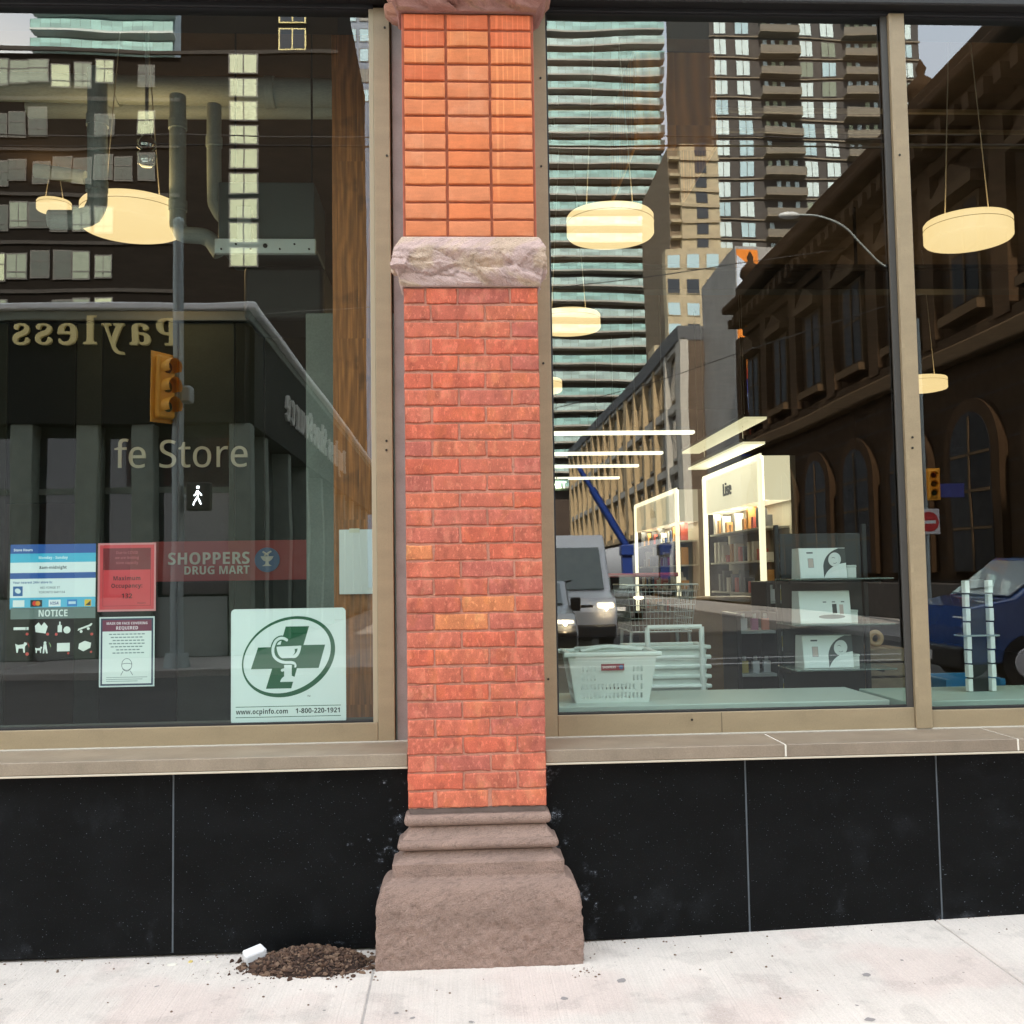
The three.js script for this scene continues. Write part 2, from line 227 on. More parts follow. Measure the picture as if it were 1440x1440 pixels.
  const rough = (sd, A) => (s, y, t, nx) => {
    const env = Math.sin(Math.PI * clamp((t - 0.02) / 0.74, 0, 1)); const e = Math.max(0, env);
    const [d1, id] = cell(s * 9 + 0.8 * fbm(s * 9, y * 14, sd, 2), y * 17, sd), [d2, id2] = cell(s * 24, y * 34, sd + 3);
    const fac = (id - 0.5) * 1.1 + (id2 - 0.5) * 0.45 + 0.9 * (fbm(s * 12, y * 20, sd + 8, 4) - 0.5) - d1 * 0.5;
    return [A * e * fac + 0.003 * (fbm(s * 70, y * 70, sd + 6, 3) - 0.5), t > 0.98 || t < 0.02 ? 0 : 0.006 * (fbm(s * 8, y * 9, sd + 4, 3) - 0.5)];
  };
  const bandProf = []; for (let i = 0; i <= 46; i++) { const t = i / 46; const o = t < 0.72 ? 0.006 + 0.034 * Math.pow(Math.sin(Math.PI * 0.5 * t / 0.5 > Math.PI / 2 ? Math.PI / 2 : Math.PI * 0.5 * t / 0.5), 0.75) : 0.04 - 0.030 * Math.pow((t - 0.72) / 0.28, 1.1); bandProf.push([o, Y1 + 0.002 + (U0 - Y1 - 0.004) * t]); }
  add('stone_band', loft(bandProf, rough(411, 0.030), { r: 0.014, zb: -0.14 }), mat([0.72, 0.54, 0.48], 0.95, { map: stoneT, bumpMap: rep(bumpT, 0.12), bumpScale: 0.004 }), pil);
  const capProf = []; for (let i = 0; i <= 46; i++) { const t = i / 46; capProf.push([0.012 + 0.10 * Math.pow(Math.min(1, t / 0.6), 0.6) - (t > 0.85 ? 0.03 * (t - 0.85) / 0.15 : 0), U1 + 0.002 + 0.34 * t]); }
  add('stone_capital', loft(capProf, (q, y, t, nx) => { const [d1, id] = cell(q * 11 + fbm(q * 8, y * 12, 517, 2), y * 15, 517); return [0.030 * ((id - 0.5) * 1.2 - d1 * 0.6 + 0.9 * (fbm(q * 14, y * 22, 521, 4) - 0.5)) * smooth(t, 0, 0.06), 0]; }, { r: 0.014, zb: -0.14, nf: 140 }), mat([0.50, 0.255, 0.205], 0.95, { map: stoneT, bumpMap: rep(bumpT, 0.12), bumpScale: 0.004 }), pil);
  add('upper_shaft', bx(X0 - 0.06, X1 + 0.06, U1 + 0.345, 12, -0.3, 0.05), mat([0.55, 0.17, 0.09], 0.9, { map: rep(grainT, 0.3) }), pil);
  // moulded base
  const bp = []; const H = (py) => P(668, py, 0.06).y;
  const arc = (o0, y0, o1, y1, bulge, n = 8) => { for (let i = 0; i <= n; i++) { const t = i / n; const b = bulge * Math.sin(Math.PI * t); bp.push([o0 + (o1 - o0) * t + b, y0 + (y1 - y0) * t]); } };
  const gy = 0.02; bp.push([0.126, gy]); for (let i = 1; i <= 18; i++) bp.push([0.126 - 0.004 * i / 18, gy + (H(1280) - gy) * i / 18]);
  for (let i = 1; i <= 12; i++) { const t = i / 12 * Math.PI / 2; bp.push([0.122 - 0.052 * (1 - Math.cos(t)), H(1280) + (H(1236) - H(1280)) * Math.sin(t)]); }
  arc(0.070, H(1236), 0.062, H(1228), -0.004, 5); arc(0.061, H(1227.5), 0.061, H(1214.5), 0, 4); arc(0.061, H(1214), 0.056, H(1212.2), 0.001, 3); bp.push([0.050, H(1211.8)]);
  arc(0.050, H(1211.6), 0.018, H(1199), -0.007, 10); bp.push([0.012, H(1198.2)]); bp.push([0.018, H(1197.6)]); for (let i = 0; i <= 12; i++) { const t = -Math.PI / 2 + Math.PI * i / 12; bp.push([0.026 + 0.016 * Math.cos(t), H(1190.3) + (H(1183.4) - H(1190.3)) * Math.sin(t)]); } bp.push([0.024, H(1182.8)]);
  arc(0.024, H(1182.5), -0.004, H(1166.5), -0.006, 10); bp.push([-0.010, H(1165.8)]); bp.push([-0.004, H(1165.2)]); for (let i = 0; i <= 12; i++) { const t = -Math.PI / 2 + Math.PI * i / 12; bp.push([0.000 + 0.016 * Math.cos(t), H(1157) + (H(1149) - H(1157)) * Math.sin(t)]); } bp.push([0.001, H(1148.4)]); bp.push([-0.03, H(1147.6)]);
  const yTop = H(1236);
  const baseDisp = (s, y, t, nx) => { const low = 1 - smooth(y, yTop - 0.07, yTop - 0.01); const n = fbm(s * 20, y * 32, 611, 5) - 0.5, pits = Math.min(0, 0.34 - fbm(s * 60, y * 85, 622, 3)) * 1.0; const w = 0.0012 * (fbm(s * 7, y * 3, 640, 2) - 0.5); return [low * (0.009 * n + 0.014 * pits + 0.005 * (fbm(s * 90, y * 90, 633, 2) - 0.5)) + w, (1 - low) * 0.002 * (fbm(s * 5, 3, 650, 2) - 0.5)]; };
  const brown = rep(tex(1024, 1024, (u, v) => { const m = fbm(u * 5, v * 8, 701, 5), f = vnoise(u * 330, v * 330, 710, 330), dk = smooth(fbm(u * 34, v * 60, 733, 4), 0.56, 0.74), sp = vnoise(u * 150, v * 150, 744, 150) > 0.965 ? 0.2 : 0; const n = 0.86 + 0.16 * (m - 0.5) + 0.16 * (f - 0.5) - 0.085 * dk + 0.12 * (fbm(u * 1.7, v * 2.3, 761, 3) - 0.5) + sp; return [n, n * 0.97, n * 0.945]; }), 0.55);
  add('moulded_base', loft(bp, baseDisp, { r: 0.011, nf: 150, ns: 30 }), mat([0.36, 0.255, 0.215], 0.92, { map: brown, bumpMap: rep(bumpT, 0.09), bumpScale: 0.004 }), pil);
  // crumbled bed joint on top of the base
  const jd = (s, y, t) => [0.006 * (fbm(s * 40, y * 60, 801, 3) - 0.5), t > 0.5 ? 0.006 * (fbm(s * 30, 5, 811, 3) - 0.5) : 0];
  add('bed_joint', loft([[-0.004, H(1149)], [-0.003, (H(1149) + Y0) / 2], [-0.006, Y0 + 0.003]], jd, { r: 0.006 }), mat([0.13, 0.09, 0.075], 0.95, { map: rep(grainT, 0.2) }), pil);
}

// ================================================================ KNEE WALLS, SILLS, WINDOW FRAMES
const XL = -4.6, XR = 4.9;
{
  const scuff = (u, v, seed, edgeSide) => { // granite dust, specks and lime splashes
    const fl = vnoise(u * 900, v * 420, seed), star = vnoise(u * 700, v * 300, seed + 4); let n = 0.045 + 0.04 * (fbm(u * 14, v * 7, seed + 1, 4) - 0.5) + (fl > 0.9 ? 0.05 : 0);
    const dirt = smooth(fbm(u * 26, v * 5, seed + 2, 5), 0.5, 0.78) * smooth(fbm(u * 9, v * 4, seed + 12, 3), 0.42, 0.7); n += 0.045 * dirt * (0.4 + 0.9 * vnoise(u * 500, v * 260, seed + 5));
    const dist = edgeSide < 0 ? (1 - u) * 2.4 : u * 2.4; const sp = smooth(fbm(u * 60, v * 22, seed + 3, 4), 0.53 + 0.9 * Math.abs(dist - 0.10 * (1 - v)) * (v < 0.62 ? 1 : 2.5), 0.95); n += 0.95 * sp * Math.pow(vnoise(u * 700, v * 300, seed + 6), 1.5) * (0.4 + vnoise(u * 300, v * 120, seed + 16));
    const low = 0.945 + 0.05 * v; if (star > low && hash(Math.floor(u * 700), Math.floor(v * 300), seed) > 0.55) n += 0.6 * (star - low) / (1 - low); const hs = hash(Math.floor(u * 1536), Math.floor(v * 512), seed + 8); if (hs > 0.994) n += 0.10 + 0.75 * Math.pow((hs - 0.994) / 0.006, 5); n += 0.16 * smooth(fbm(u * 40, v * 9, seed + 21, 5), 0.52 + 0.7 * v, 0.9 + 0.5 * v) * (0.3 + vnoise(u * 800, v * 300, seed + 25));
    return [n * 0.96, n, n * 1.08];
  };
  const tL = tex(1536, 512, (u, v) => scuff(u, v, 1001, -1), { wrap: false }), tR = tex(1536, 512, (u, v) => scuff(u, v, 1101, 1), { wrap: false });
  const mL = mat([1, 1, 1], 0.5, { map: tL, specularIntensity: 0.22 }), mR = mat([1, 1, 1], 0.5, { map: tR, specularIntensity: 0.22 });
  const caulk = mat([0.11, 0.125, 0.14], 0.9, { map: rep(grainT, 0.2) });
  const wall = (label, x0, x1, cuts, m) => {
    const w = thing('granite_knee_wall', label, 'knee wall', [0, 0, 0]);
    const xs = [x0, ...cuts, x1]; for (let i = 0; i < xs.length - 1; i++) { const g = rb(xs[i] + (i ? 0.0035 : 0), xs[i + 1] - (i < xs.length - 2 ? 0.0035 : 0), 0.045, 0.752, -0.13, -0.1, 0.003); const uv = g.attributes.uv, p = g.attributes.position; for (let k = 0; k < uv.count; k++) { const a = m === mL ? (p.getX(k) + 2.61) / 2.4 : (p.getX(k) - 0.335) / 2.4; uv.setXY(k, 1 - Math.abs(1 - Math.abs(a) % 2), clamp(p.getY(k) / 0.76, 0, 1)); } add('granite_panel', g, m, w); }
    for (const c of cuts) add('joint', bx(c - 0.0032, c + 0.0032, 0.05, 0.75, -0.125, -0.1025), caulk, w);
    add('backing', bx(x0, x1, -0.1, 0.752, -0.36, -0.13), mat([0.02, 0.02, 0.02], 0.9), w);
  };
  wall('black granite panel wall beside the soil heap, under the window with posters', XL, X0 - 0.002, [-3.65, -2.42, P(243, 1220, -0.1).x], mL);
  wall('black granite panel wall under the window with the shopping baskets', X1 + 0.002, XR, [P(1051, 1180, -0.1).x, P(1321, 1180, -0.1).x, 3.0, 3.9], mR);

  const tileM = [[0.28, 0.215, 0.155], [0.26, 0.20, 0.145], [0.295, 0.23, 0.165]].map((c) => mat(c, 0.45, { map: rep(grainT, 0.7), bumpMap: bump1, bumpScale: 0.0008 }));
  const trim = mat([0.50, 0.43, 0.33], 0.5), grout = mat([0.7, 0.64, 0.55], 0.9);
  const sill = (label, x0, x1, cuts) => {
    const s = thing('window_sill', label, 'window sill', [0, 0, 0]); const xs = [x0, ...cuts, x1];
    for (let i = 0; i < xs.length - 1; i++) add('sill_tile', rb(xs[i] + (i ? 0.004 : 0), xs[i + 1] - (i < xs.length - 2 ? 0.004 : 0), 0.764, 0.815, -0.42, -0.03, 0.004), tileM[i % 3], s);
    for (const c of cuts) add('grout_line', bx(c - 0.0038, c + 0.0038, 0.766, 0.8125, -0.42, -0.0325), grout, s);
    add('edge_trim', rb(x0, x1, 0.756, 0.7635, -0.12, -0.027, 0.002), trim, s);
    add('sealant', rb(x0, x1, 0.812, 0.821, -0.345, -0.322, 0.004), mat([0.5, 0.45, 0.37], 0.8, { map: rep(grainT, 0.1) }), s);
  };
  sill('grey brown tiled sill under the window with posters', XL, X0 - 0.002, [-3.4, -2.05]);
  sill('grey brown tiled sill with pale grout lines under the basket window', X1 + 0.002, XR, [P(1105, 1048, -0.03).x, P(1432, 1040, -0.03).x, 3.4]);
}
const frameM = mat([0.41, 0.315, 0.19], 0.5, { map: rep(tex(512, 512, (u, v) => { const n = 0.86 + 0.10 * (fbm(u * 3, v * 9, 1201, 4) - 0.5) + 0.05 * (vnoise(u * 200, v * 200, 1202, 200) - 0.5) - (vnoise(u * 70, v * 70, 1203, 70) > 0.975 ? 0.12 : 0); return [n, n * 0.99, n * 0.98]; }), 0.5), clearcoat: 0.15, clearcoatRoughness: 0.4 });
const gasket = mat([0.012, 0.012, 0.014], 0.6), screwM = mat([0.03, 0.025, 0.02], 0.5, { metalness: 0.5 });
const glassM = new THREE.MeshPhysicalMaterial({ roughness: 0, transmission: 1, thickness: 0, ior: 2.15, metalness: 0 }); glassM.color.setRGB(0.80, 0.885, 0.845);
function pane(parent, x0, x1, y0, y1, seed) { // float glass: very slightly wavy
  const nx = Math.round((x1 - x0) * 26), ny = Math.round((y1 - y0) * 26), g = new THREE.PlaneGeometry(x1 - x0, y1 - y0, nx, ny), p = g.attributes.position;
  for (let i = 0; i < p.count; i++) { const x = p.getX(i), y = p.getY(i); p.setZ(i, 0.00048 * (fbm(x * 1.5 + 9, y * 2.6 + 5, seed, 2) - 0.5) + 0.00007 * (fbm(x * 5, y * 9, seed + 3, 2) - 0.5)); }
  g.computeVertexNormals(); const o = add('glass_pane', g, glassM, parent, [(x0 + x1) / 2, (y0 + y1) / 2, ZG]); return o;
}
{
  const YB = 0.82, YT = 4.045, rail = 0.898;
  const screw = new THREE.CylinderGeometry(0.0052, 0.0052, 0.006, 10).rotateX(Math.PI / 2);
  const member = (parent, name, x0, x1, y0, y1, z1 = -0.33) => add(name, rb(x0, x1, y0, y1, -0.41, z1, 0.003), frameM, parent);
  const gas = (parent, x0, x1, y0, y1) => { const t = 0.008; add('gasket', M([bx(x0, x0 + t, y0, y1, -0.38, -0.342), bx(x1 - t, x1, y0, y1, -0.38, -0.342), bx(x0 + t, x1 - t, y0, y0 + t, -0.38, -0.342), bx(x0 + t, x1 - t, y1 - t, y1, -0.38, -0.342)]), gasket, parent); };
  const L = thing('display_window', 'display window in a tan metal frame with posters and green cross sticker on its glass', 'window', [0, 0, 0]);
  member(L, 'bottom_rail', XL, -0.352, YB, rail); member(L, 'jamb', -0.351, -0.28, YB, YT); member(L, 'jamb', XL - 0.07, XL, YB, YT); add('top_rail', rb(XL, -0.352, YT - 0.004, YT + 0.07, -0.41, -0.33, 0.003), gasket, L);
  gas(L, XL, -0.351, rail, YT); pane(L, XL + 0.002, -0.353, rail - 0.003, YT, 2001);
  add('glazing_bead', rb(-0.372, -0.3515, rail, YT, -0.352, -0.336, 0.002), mat([0.36, 0.30, 0.2], 0.5), L);
  for (const [px, py] of [[541, 39], [544, 219], [543.6, 620], [543.4, 633]]) { const q = P(px, py, -0.33); add('screw', screw, screwM, L, [q.x, q.y, -0.33]); }
  add('filler_strip', rb(-0.272, X0 + 0.05, 0.816, YT + 0.05, -0.44, -0.352, 0.003), mat([0.36, 0.30, 0.275], 0.8, { map: rep(grainT, 0.4) }), L);
  const R = thing('display_window', 'display window in a tan metal frame with a mullion and shopping baskets behind its glass', 'window', [0, 0, 0]);
  member(R, 'bottom_rail', 0.417, 1.9845, YB, rail + 0.012); member(R, 'bottom_rail', 2.0585, XR, YB, rail - 0.002); member(R, 'jamb', 0.30, 0.416, YB, YT); member(R, 'jamb', XR, XR + 0.07, YB, YT); member(R, 'mullion', 1.9855, 2.0575, YB, YT, -0.318); add('top_rail', rb(0.417, XR, YT - 0.004, YT + 0.07, -0.41, -0.33, 0.003), gasket, R);
  gas(R, 0.416, 1.985, rail + 0.012, YT); gas(R, 2.058, XR, rail, YT); pane(R, 0.418, 1.984, rail + 0.008, YT, 2101); pane(R, 2.06, XR - 0.002, rail, YT, 2203);
  add('glazing_bead', rb(1.955, 1.9848, rail, YT, -0.352, -0.338, 0.002), mat([0.05, 0.045, 0.04], 0.5), R);
  for (const [px, py] of [[760, 110], [761, 234], [764, 511], [771, 955], [1265, 218], [1283, 615], [1283, 630], [973, 1012]]) { const q = P(px, py, px > 1200 ? -0.318 : -0.33); add('screw', screw, screwM, R, [q.x, q.y, px > 1200 ? -0.318 : -0.33]); }
  add('rail_joint', bx(1.128, 1.1295, YB + 0.002, rail + 0.01, -0.335, -0.3292), gasket, R);
}

// ================================================================ THE SHOP BUILDING (above and around the windows)
{
  const b = thing('store_building', 'tall brick store building above the black fascia over both display windows', 'building', [0, 0, 0]);
  const br = mat([0.42, 0.15, 0.09], 0.92, { map: rep(grainT, 0.4) }), dark = mat([0.012, 0.011, 0.011], 0.5), plaster = mat([0.07, 0.05, 0.036], 0.95, { map: grain1 });
  add('fascia', M([rb(-8, X0 - 0.09, 4.06, 4.9, -0.6, -0.27, 0.01), rb(X1 + 0.09, 10, 4.06, 4.9, -0.6, -0.27, 0.01)]), dark, b);
  add('upper_wall', bx(-12, 14, 4.9, 21, -0.6, -0.1), br, b);
  add('side_wall', bx(-8.3, XL - 0.08, -0.1, 4.9, -0.6, -0.12), br, b); add('side_wall', bx(XR + 0.08, 10.3, -0.1, 4.9, -0.6, -0.12), br, b);
  add('end_wall', bx(-8.4, -8, -0.1, 21, -21.2, -0.61), plaster, b); add('end_wall', bx(10, 10.4, -0.1, 21, -21.2, -0.61), plaster, b);
  add('rear_wall', bx(-8, 10, -0.1, 21, -21.4, -21), plaster, b); add('roof', bx(-12, 14, 21, 21.4, -21.4, 0), dark, b);
  const wf = mat([0.5, 0.47, 0.4], 0.6), wg = mat([0.05, 0.06, 0.07], 0.08);
  for (let r = 0; r < 4; r++) for (let c = 0; c < 8; c++) { const x = -10 + c * 3.1, y = 7 + r * 3.8; const w = add('window', unit(1.5, 2.2, 0.08), wf, b, [x, y, -0.1]); add('window_glass', unit(1.3, 2.0, 0.02), wg, w, [0, 0, 0.045]); }
  struct('shop_floor', bx(-8, 10, -0.15, 0.0, -21, -0.45), mat([0.11, 0.105, 0.095], 0.35, { map: grain1 }));
  struct('shop_ceiling', bx(-8, 10, 5.6, 5.9, -21, -0.61), mat([0.13, 0.085, 0.058], 0.95, { map: grain1 }));
}

// ================================================================ ACROSS THE STREET: what the glass mirrors
const winGlass = mat([0.03, 0.035, 0.04], 0.06, { clearcoat: 1 }), blind = mat([0.50, 0.58, 0.38], 0.35), blindG = mat([0.24, 0.29, 0.22], 0.35), blindD = mat([0.08, 0.095, 0.08], 0.3);
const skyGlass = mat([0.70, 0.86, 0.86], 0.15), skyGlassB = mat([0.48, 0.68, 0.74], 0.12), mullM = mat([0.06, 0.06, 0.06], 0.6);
function wFront(p, w, h, x, y, z, fm, gm, bars = 1) { const o = add('window', unit(w, h, 0.14), fm, p, [x, y, z - 0.04]); if (bars) { add('pane', unit(w * 0.42, h * 0.88, 0.03), gm, o, [-w * 0.235, 0, -0.07]); add('pane', unit(w * 0.42, h * 0.88, 0.03), gm, o, [w * 0.235, 0, -0.07]); } else add('pane', unit(w * 0.88, h * 0.9, 0.03), gm, o, [0, 0, -0.07]); return o; }
function wSide(p, w, h, x, y, z, fm, gm, sgn = -1) { const o = add('window', unit(0.14, h, w), fm, p, [x + sgn * 0.04, y, z]); add('pane', unit(0.03, h * 0.9, w * 0.84), gm, o, [sgn * 0.07, 0, 0]); return o; }
{ // two-storey shoe shop on the opposite corner
  const b = thing('shoe_store_building', 'low corner shop with dark fascia, gold shop letters and a white cornice', 'building', [0, 0, 0]);
  const Z = 16, xr = -4.26, grey = mat([0.07, 0.09, 0.08], 0.8, { map: grain4, specularIntensity: 0.15 }), pale = mat([0.27, 0.32, 0.27], 0.8, { map: grain1, specularIntensity: 0.15 }), dark = mat([0.014, 0.016, 0.014], 0.6, { specularIntensity: 0.15 }), white = mat([0.8, 0.82, 0.8], 0.6);
  add('wall', bx(-34, xr - 0.4, 0, 6.9, Z + 0.4, 46), grey, b);
  add('fascia', bx(-34, xr, 4.7, 6.75, Z - 0.1, Z + 0.4), dark, b); add('fascia', bx(xr - 0.4, xr + 0.1, 4.7, 6.75, Z + 0.4, 46), mat([0.03, 0.036, 0.033], 0.7, { specularIntensity: 0.15 }), b);
  add('cornice', rb(-34, xr + 0.25, 6.95, 7.1, Z - 0.3, Z + 0.4, 0.04), white, b); add('cornice', rb(xr - 0.4, xr + 0.25, 6.95, 7.1, Z + 0.4, 46, 0.04), white, b); add('frieze', rb(-34, xr + 0.12, 6.75, 6.95, Z - 0.16, Z + 0.4, 0.02), pale, b); add('frieze', rb(xr - 0.4, xr + 0.12, 6.75, 6.95, Z + 0.4, 46, 0.02), pale, b);
  for (const px of [338, 200, 122, 30, -60]) { const x = V(px, 700, Z).x; add('pillar', rb(x - 0.22, x + 0.22, 0, 4.7, Z - 0.05, Z + 0.4, 0.03), pale, b); }
  add('stall_riser', bx(-34, xr - 0.4, 0, 1.2, Z + 0.1, Z + 0.399), mat([0.22, 0.25, 0.235], 0.6), b);
  for (let i = 0; i < 7; i++) { const x = -5.9 - i * 3.0; const w = add('shop_window', unit(2.5, 3.2, 0.06), winGlass, b, [x, 2.85, Z + 0.36]); add('transom', unit(2.5, 0.12, 0.06), pale, w, [0, 0.5, -0.05]); }
  for (let i = 0; i < 9; i++) { const z = 18.2 + i * 3.1; add('pillar', rb(xr - 0.4, xr + 0.02, 0, 4.7, z - 0.2, z + 0.2, 0.03), pale, b); const w = add('shop_window', unit(0.06, 3.4, 2.4), winGlass, b, [xr - 0.38, 2.5, z + 1.55]); }
  const lm = mat([0.95, 0.82, 0.36], 0.5), om = mat([0.9, 0.25, 0.05], 0.5);
  let x = V(256, 480, Z).x; const y = V(200, 489, Z).y; const sz = 0.56;
  for (const ch of 'Payless ShoeSource') { if (ch === ' ') { x -= 0.28; continue; } const g = new TextGeometry(ch, { font: fontS, size: sz, depth: 0.08, curveSegments: 6 }); g.computeBoundingBox(); const w = g.boundingBox.max.x; g.rotateY(Math.PI); add('sign_letter', g, ch === 'o' ? om : lm, b, [x, y, Z - 0.11]); x -= w + 0.09; }
  let z = 33; const wm = mat([0.62, 0.64, 0.58], 0.5); for (const ch of 'Payless ShoeSource') { if (ch === ' ') { z -= 0.35; continue; } const g = new TextGeometry(ch, { font: fontS, size: 0.8, depth: 0.06, curveSegments: 5 }); g.computeBoundingBox(); const w = g.boundingBox.max.x; g.rotateY(Math.PI / 2); add('sign_letter', g, wm, b, [xr + 0.1, 5.4, z]); z -= w + 0.16; }
}
{ // dark mid-rise behind it, with blinds in the windows
  const Z = 56, b = thing('brown_midrise', 'dark brown mid rise block with pale window blinds behind the low corner shop', 'building', [0, 0, 0]);
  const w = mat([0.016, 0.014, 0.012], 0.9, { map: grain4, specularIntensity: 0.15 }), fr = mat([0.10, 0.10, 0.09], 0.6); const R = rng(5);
  const l = V(-160, 60, Z), m = V(255, 60, Z), r = V(476, 60, Z);
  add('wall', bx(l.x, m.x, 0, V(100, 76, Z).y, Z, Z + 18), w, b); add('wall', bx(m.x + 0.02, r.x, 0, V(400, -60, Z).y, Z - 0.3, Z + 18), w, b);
  for (let f = 0; f < 6; f++) for (let c = 0; c < 9; c++) { const px = -34 + c * 30 + (R() - 0.5) * 6, py = 105 + f * 67 + (R() - 0.5) * 8; if (R() < 0.12 || (px > 150 && R() < 0.55)) continue; const q = V(px, py, Z); const ww = 1.0 + R() * 0.3, wh = 1.4 + R() * 0.5, wn = wFront(b, ww, wh, q.x, q.y, Z, fr, [blindG, blindD, blindD, blindG, blindD, blind][Math.floor(R() * 6)], R() < 0.6); add('glazing_bar', unit(ww * 0.96, 0.06, 0.03), fr, wn, [0, wh * (R() < 0.5 ? 0.1 : -0.22), -0.09]); }
  for (let f = 0; f < 7; f++) { const q = V(200, 74 + f * 67, Z); add('floor_band', unit(r.x - l.x, 0.22, 0.16), mat([0.035, 0.032, 0.028], 0.85), b, [(l.x + r.x) / 2, q.y, Z - (f < 1 ? 0.32 : 0.05)]); }
  for (let f = 0; f < 9; f++) { const q = V(344, 92 + f * 34, Z); wFront(b, 1.75, 1.25, q.x, q.y, Z - 0.3, fr, blind, 1); }
  for (const py of [22, 60]) { const q = V(412, py, Z); wFront(b, 1.7, 1.35, q.x, q.y, Z - 0.3, mat([0.7, 0.62, 0.25], 0.5), winGlass, 1); }
}
function bands(name, label, px0, px1, Z, h, fl, fh, y0, rail, slabM, wallM, depth = 1.5) { // balcony tower
  const b = thing(name, label, 'tower', [0, 0, 0]); const x0 = V(px0, 500, Z).x, x1 = V(px1, 500, Z).x;
  add('core', bx(x0, x1, 0, h, Z, Z + 22), wallM, b); const n = Math.floor((h - y0) / fh); const R = rng(px0 + 3);
  const gs = unit(x1 - x0 + 0.6, 0.32, depth), gr = unit(x1 - x0 + 0.5, 1.35, 0.08), gd = unit(0.16, fh, depth - 0.3);
  for (let i = 0; i < n; i++) { const y = y0 + i * fh; add('balcony_slab', gs, slabM, b, [(x0 + x1) / 2, y, Z - depth / 2]); add('balustrade', gr, rail[i % rail.length], b, [(x0 + x1) / 2, y + 0.85, Z - depth + 0.06]);
    for (let k = 0; k < 4; k++) { const w = 1.2 + R() * 1.6; add('window', unit(Math.round(w * 2) / 2, 2.0, 0.08), R() < 0.4 ? skyGlass : winGlass, b, [x0 + (x1 - x0) * (0.1 + 0.8 * R()), y + 1.3, Z - 0.05]); } }
  return b;
}
const railT = rep(tex(512, 128, (u, v) => { const post = (u * 8) % 1 < 0.045 ? 0.55 : 1, bal = 1 - 0.12 * (((u * 64) % 1) < 0.35 ? 1 : 0), k = 0.86 + 0.28 * (hash(Math.floor(u * 8), Math.floor(v * 3), 77) - 0.5), n = post * bal * k; return [n, n, n]; }), 12);
function railMat(c) { return mat(c, 0.3, { map: railT }); }
bands('balcony_tower', 'tall condo tower striped with pale glass balconies, mirrored beside the brick pilaster', 640, 938, 190, 150, 0, 3.0, 18, [railMat([0.50, 0.88, 0.86]), railMat([0.66, 0.93, 0.92])], mat([0.5, 0.5, 0.46], 0.8), mat([0.09, 0.065, 0.05], 0.4, { map: grain4 }), 2.2);
bands('glass_tower', 'teal glass tower with wide balconies far behind the brown mid rise', 46, 242, 150, 118, 0, 3.0, 70, [railMat([0.42, 0.76, 0.70])], mat([0.6, 0.68, 0.65], 0.8), mat([0.2, 0.3, 0.3], 0.3), 2.0);
{ // gridded condo tower behind the bank
  const Z = 139, b = thing('grid_tower', 'brown condo tower with paired window strips and small balconies, rising behind the stone bank', 'tower', [0, 0, 0]);
  const x0 = V(1004, 300, Z).x, x1 = V(1302, 300, Z).x, w = mat([0.09, 0.085, 0.08], 0.85, { map: grain4 }), tan = mat([0.22, 0.19, 0.14], 0.85), R = rng(9);
  add('wall', bx(x0, x1, 0, 120, Z, Z + 30), w, b); const fr = mat([0.05, 0.05, 0.05], 0.6);
  for (let f = 0; f < 22; f++) {
    const y = 36 + f * 3.02; add('floor_band', unit(x1 - x0 + 0.3, 0.2, 0.3), tan, b, [(x0 + x1) / 2, y - 1.5, Z - 0.1]);
    for (const [px, wd] of [[1019, 2.0], [1051, 2.2], [1142, 2.0], [1173, 2.2], [1283, 2.0]]) wFront(b, wd, 2.4, V(px, 300, Z).x, y, Z, fr, R() < 0.55 ? skyGlass : R() < 0.75 ? skyGlassB : blindG, 1);
    for (const [pa, pb] of [[1074, 1130], [1192, 1248]]) { const xa = V(pa, 300, Z).x, xb = V(pb, 300, Z).x; const s = add('balcony', unit(xb - xa, 0.25, 1.6), tan, b, [(xa + xb) / 2, y - 1.3, Z - 0.8]); add('railing', unit(xb - xa, 0.9, 0.06), mat([0.17, 0.155, 0.12], 0.6), s, [0, 0.6, -0.75]); for (let k = 0; k < 4; k++) if (R() < 0.8) add('pane', unit(0.6, 1.4, 0.05), R() < 0.6 ? skyGlass : blind, s, [(k - 1.5) * 1.25, 1.75, 0.78]); }
  }
}
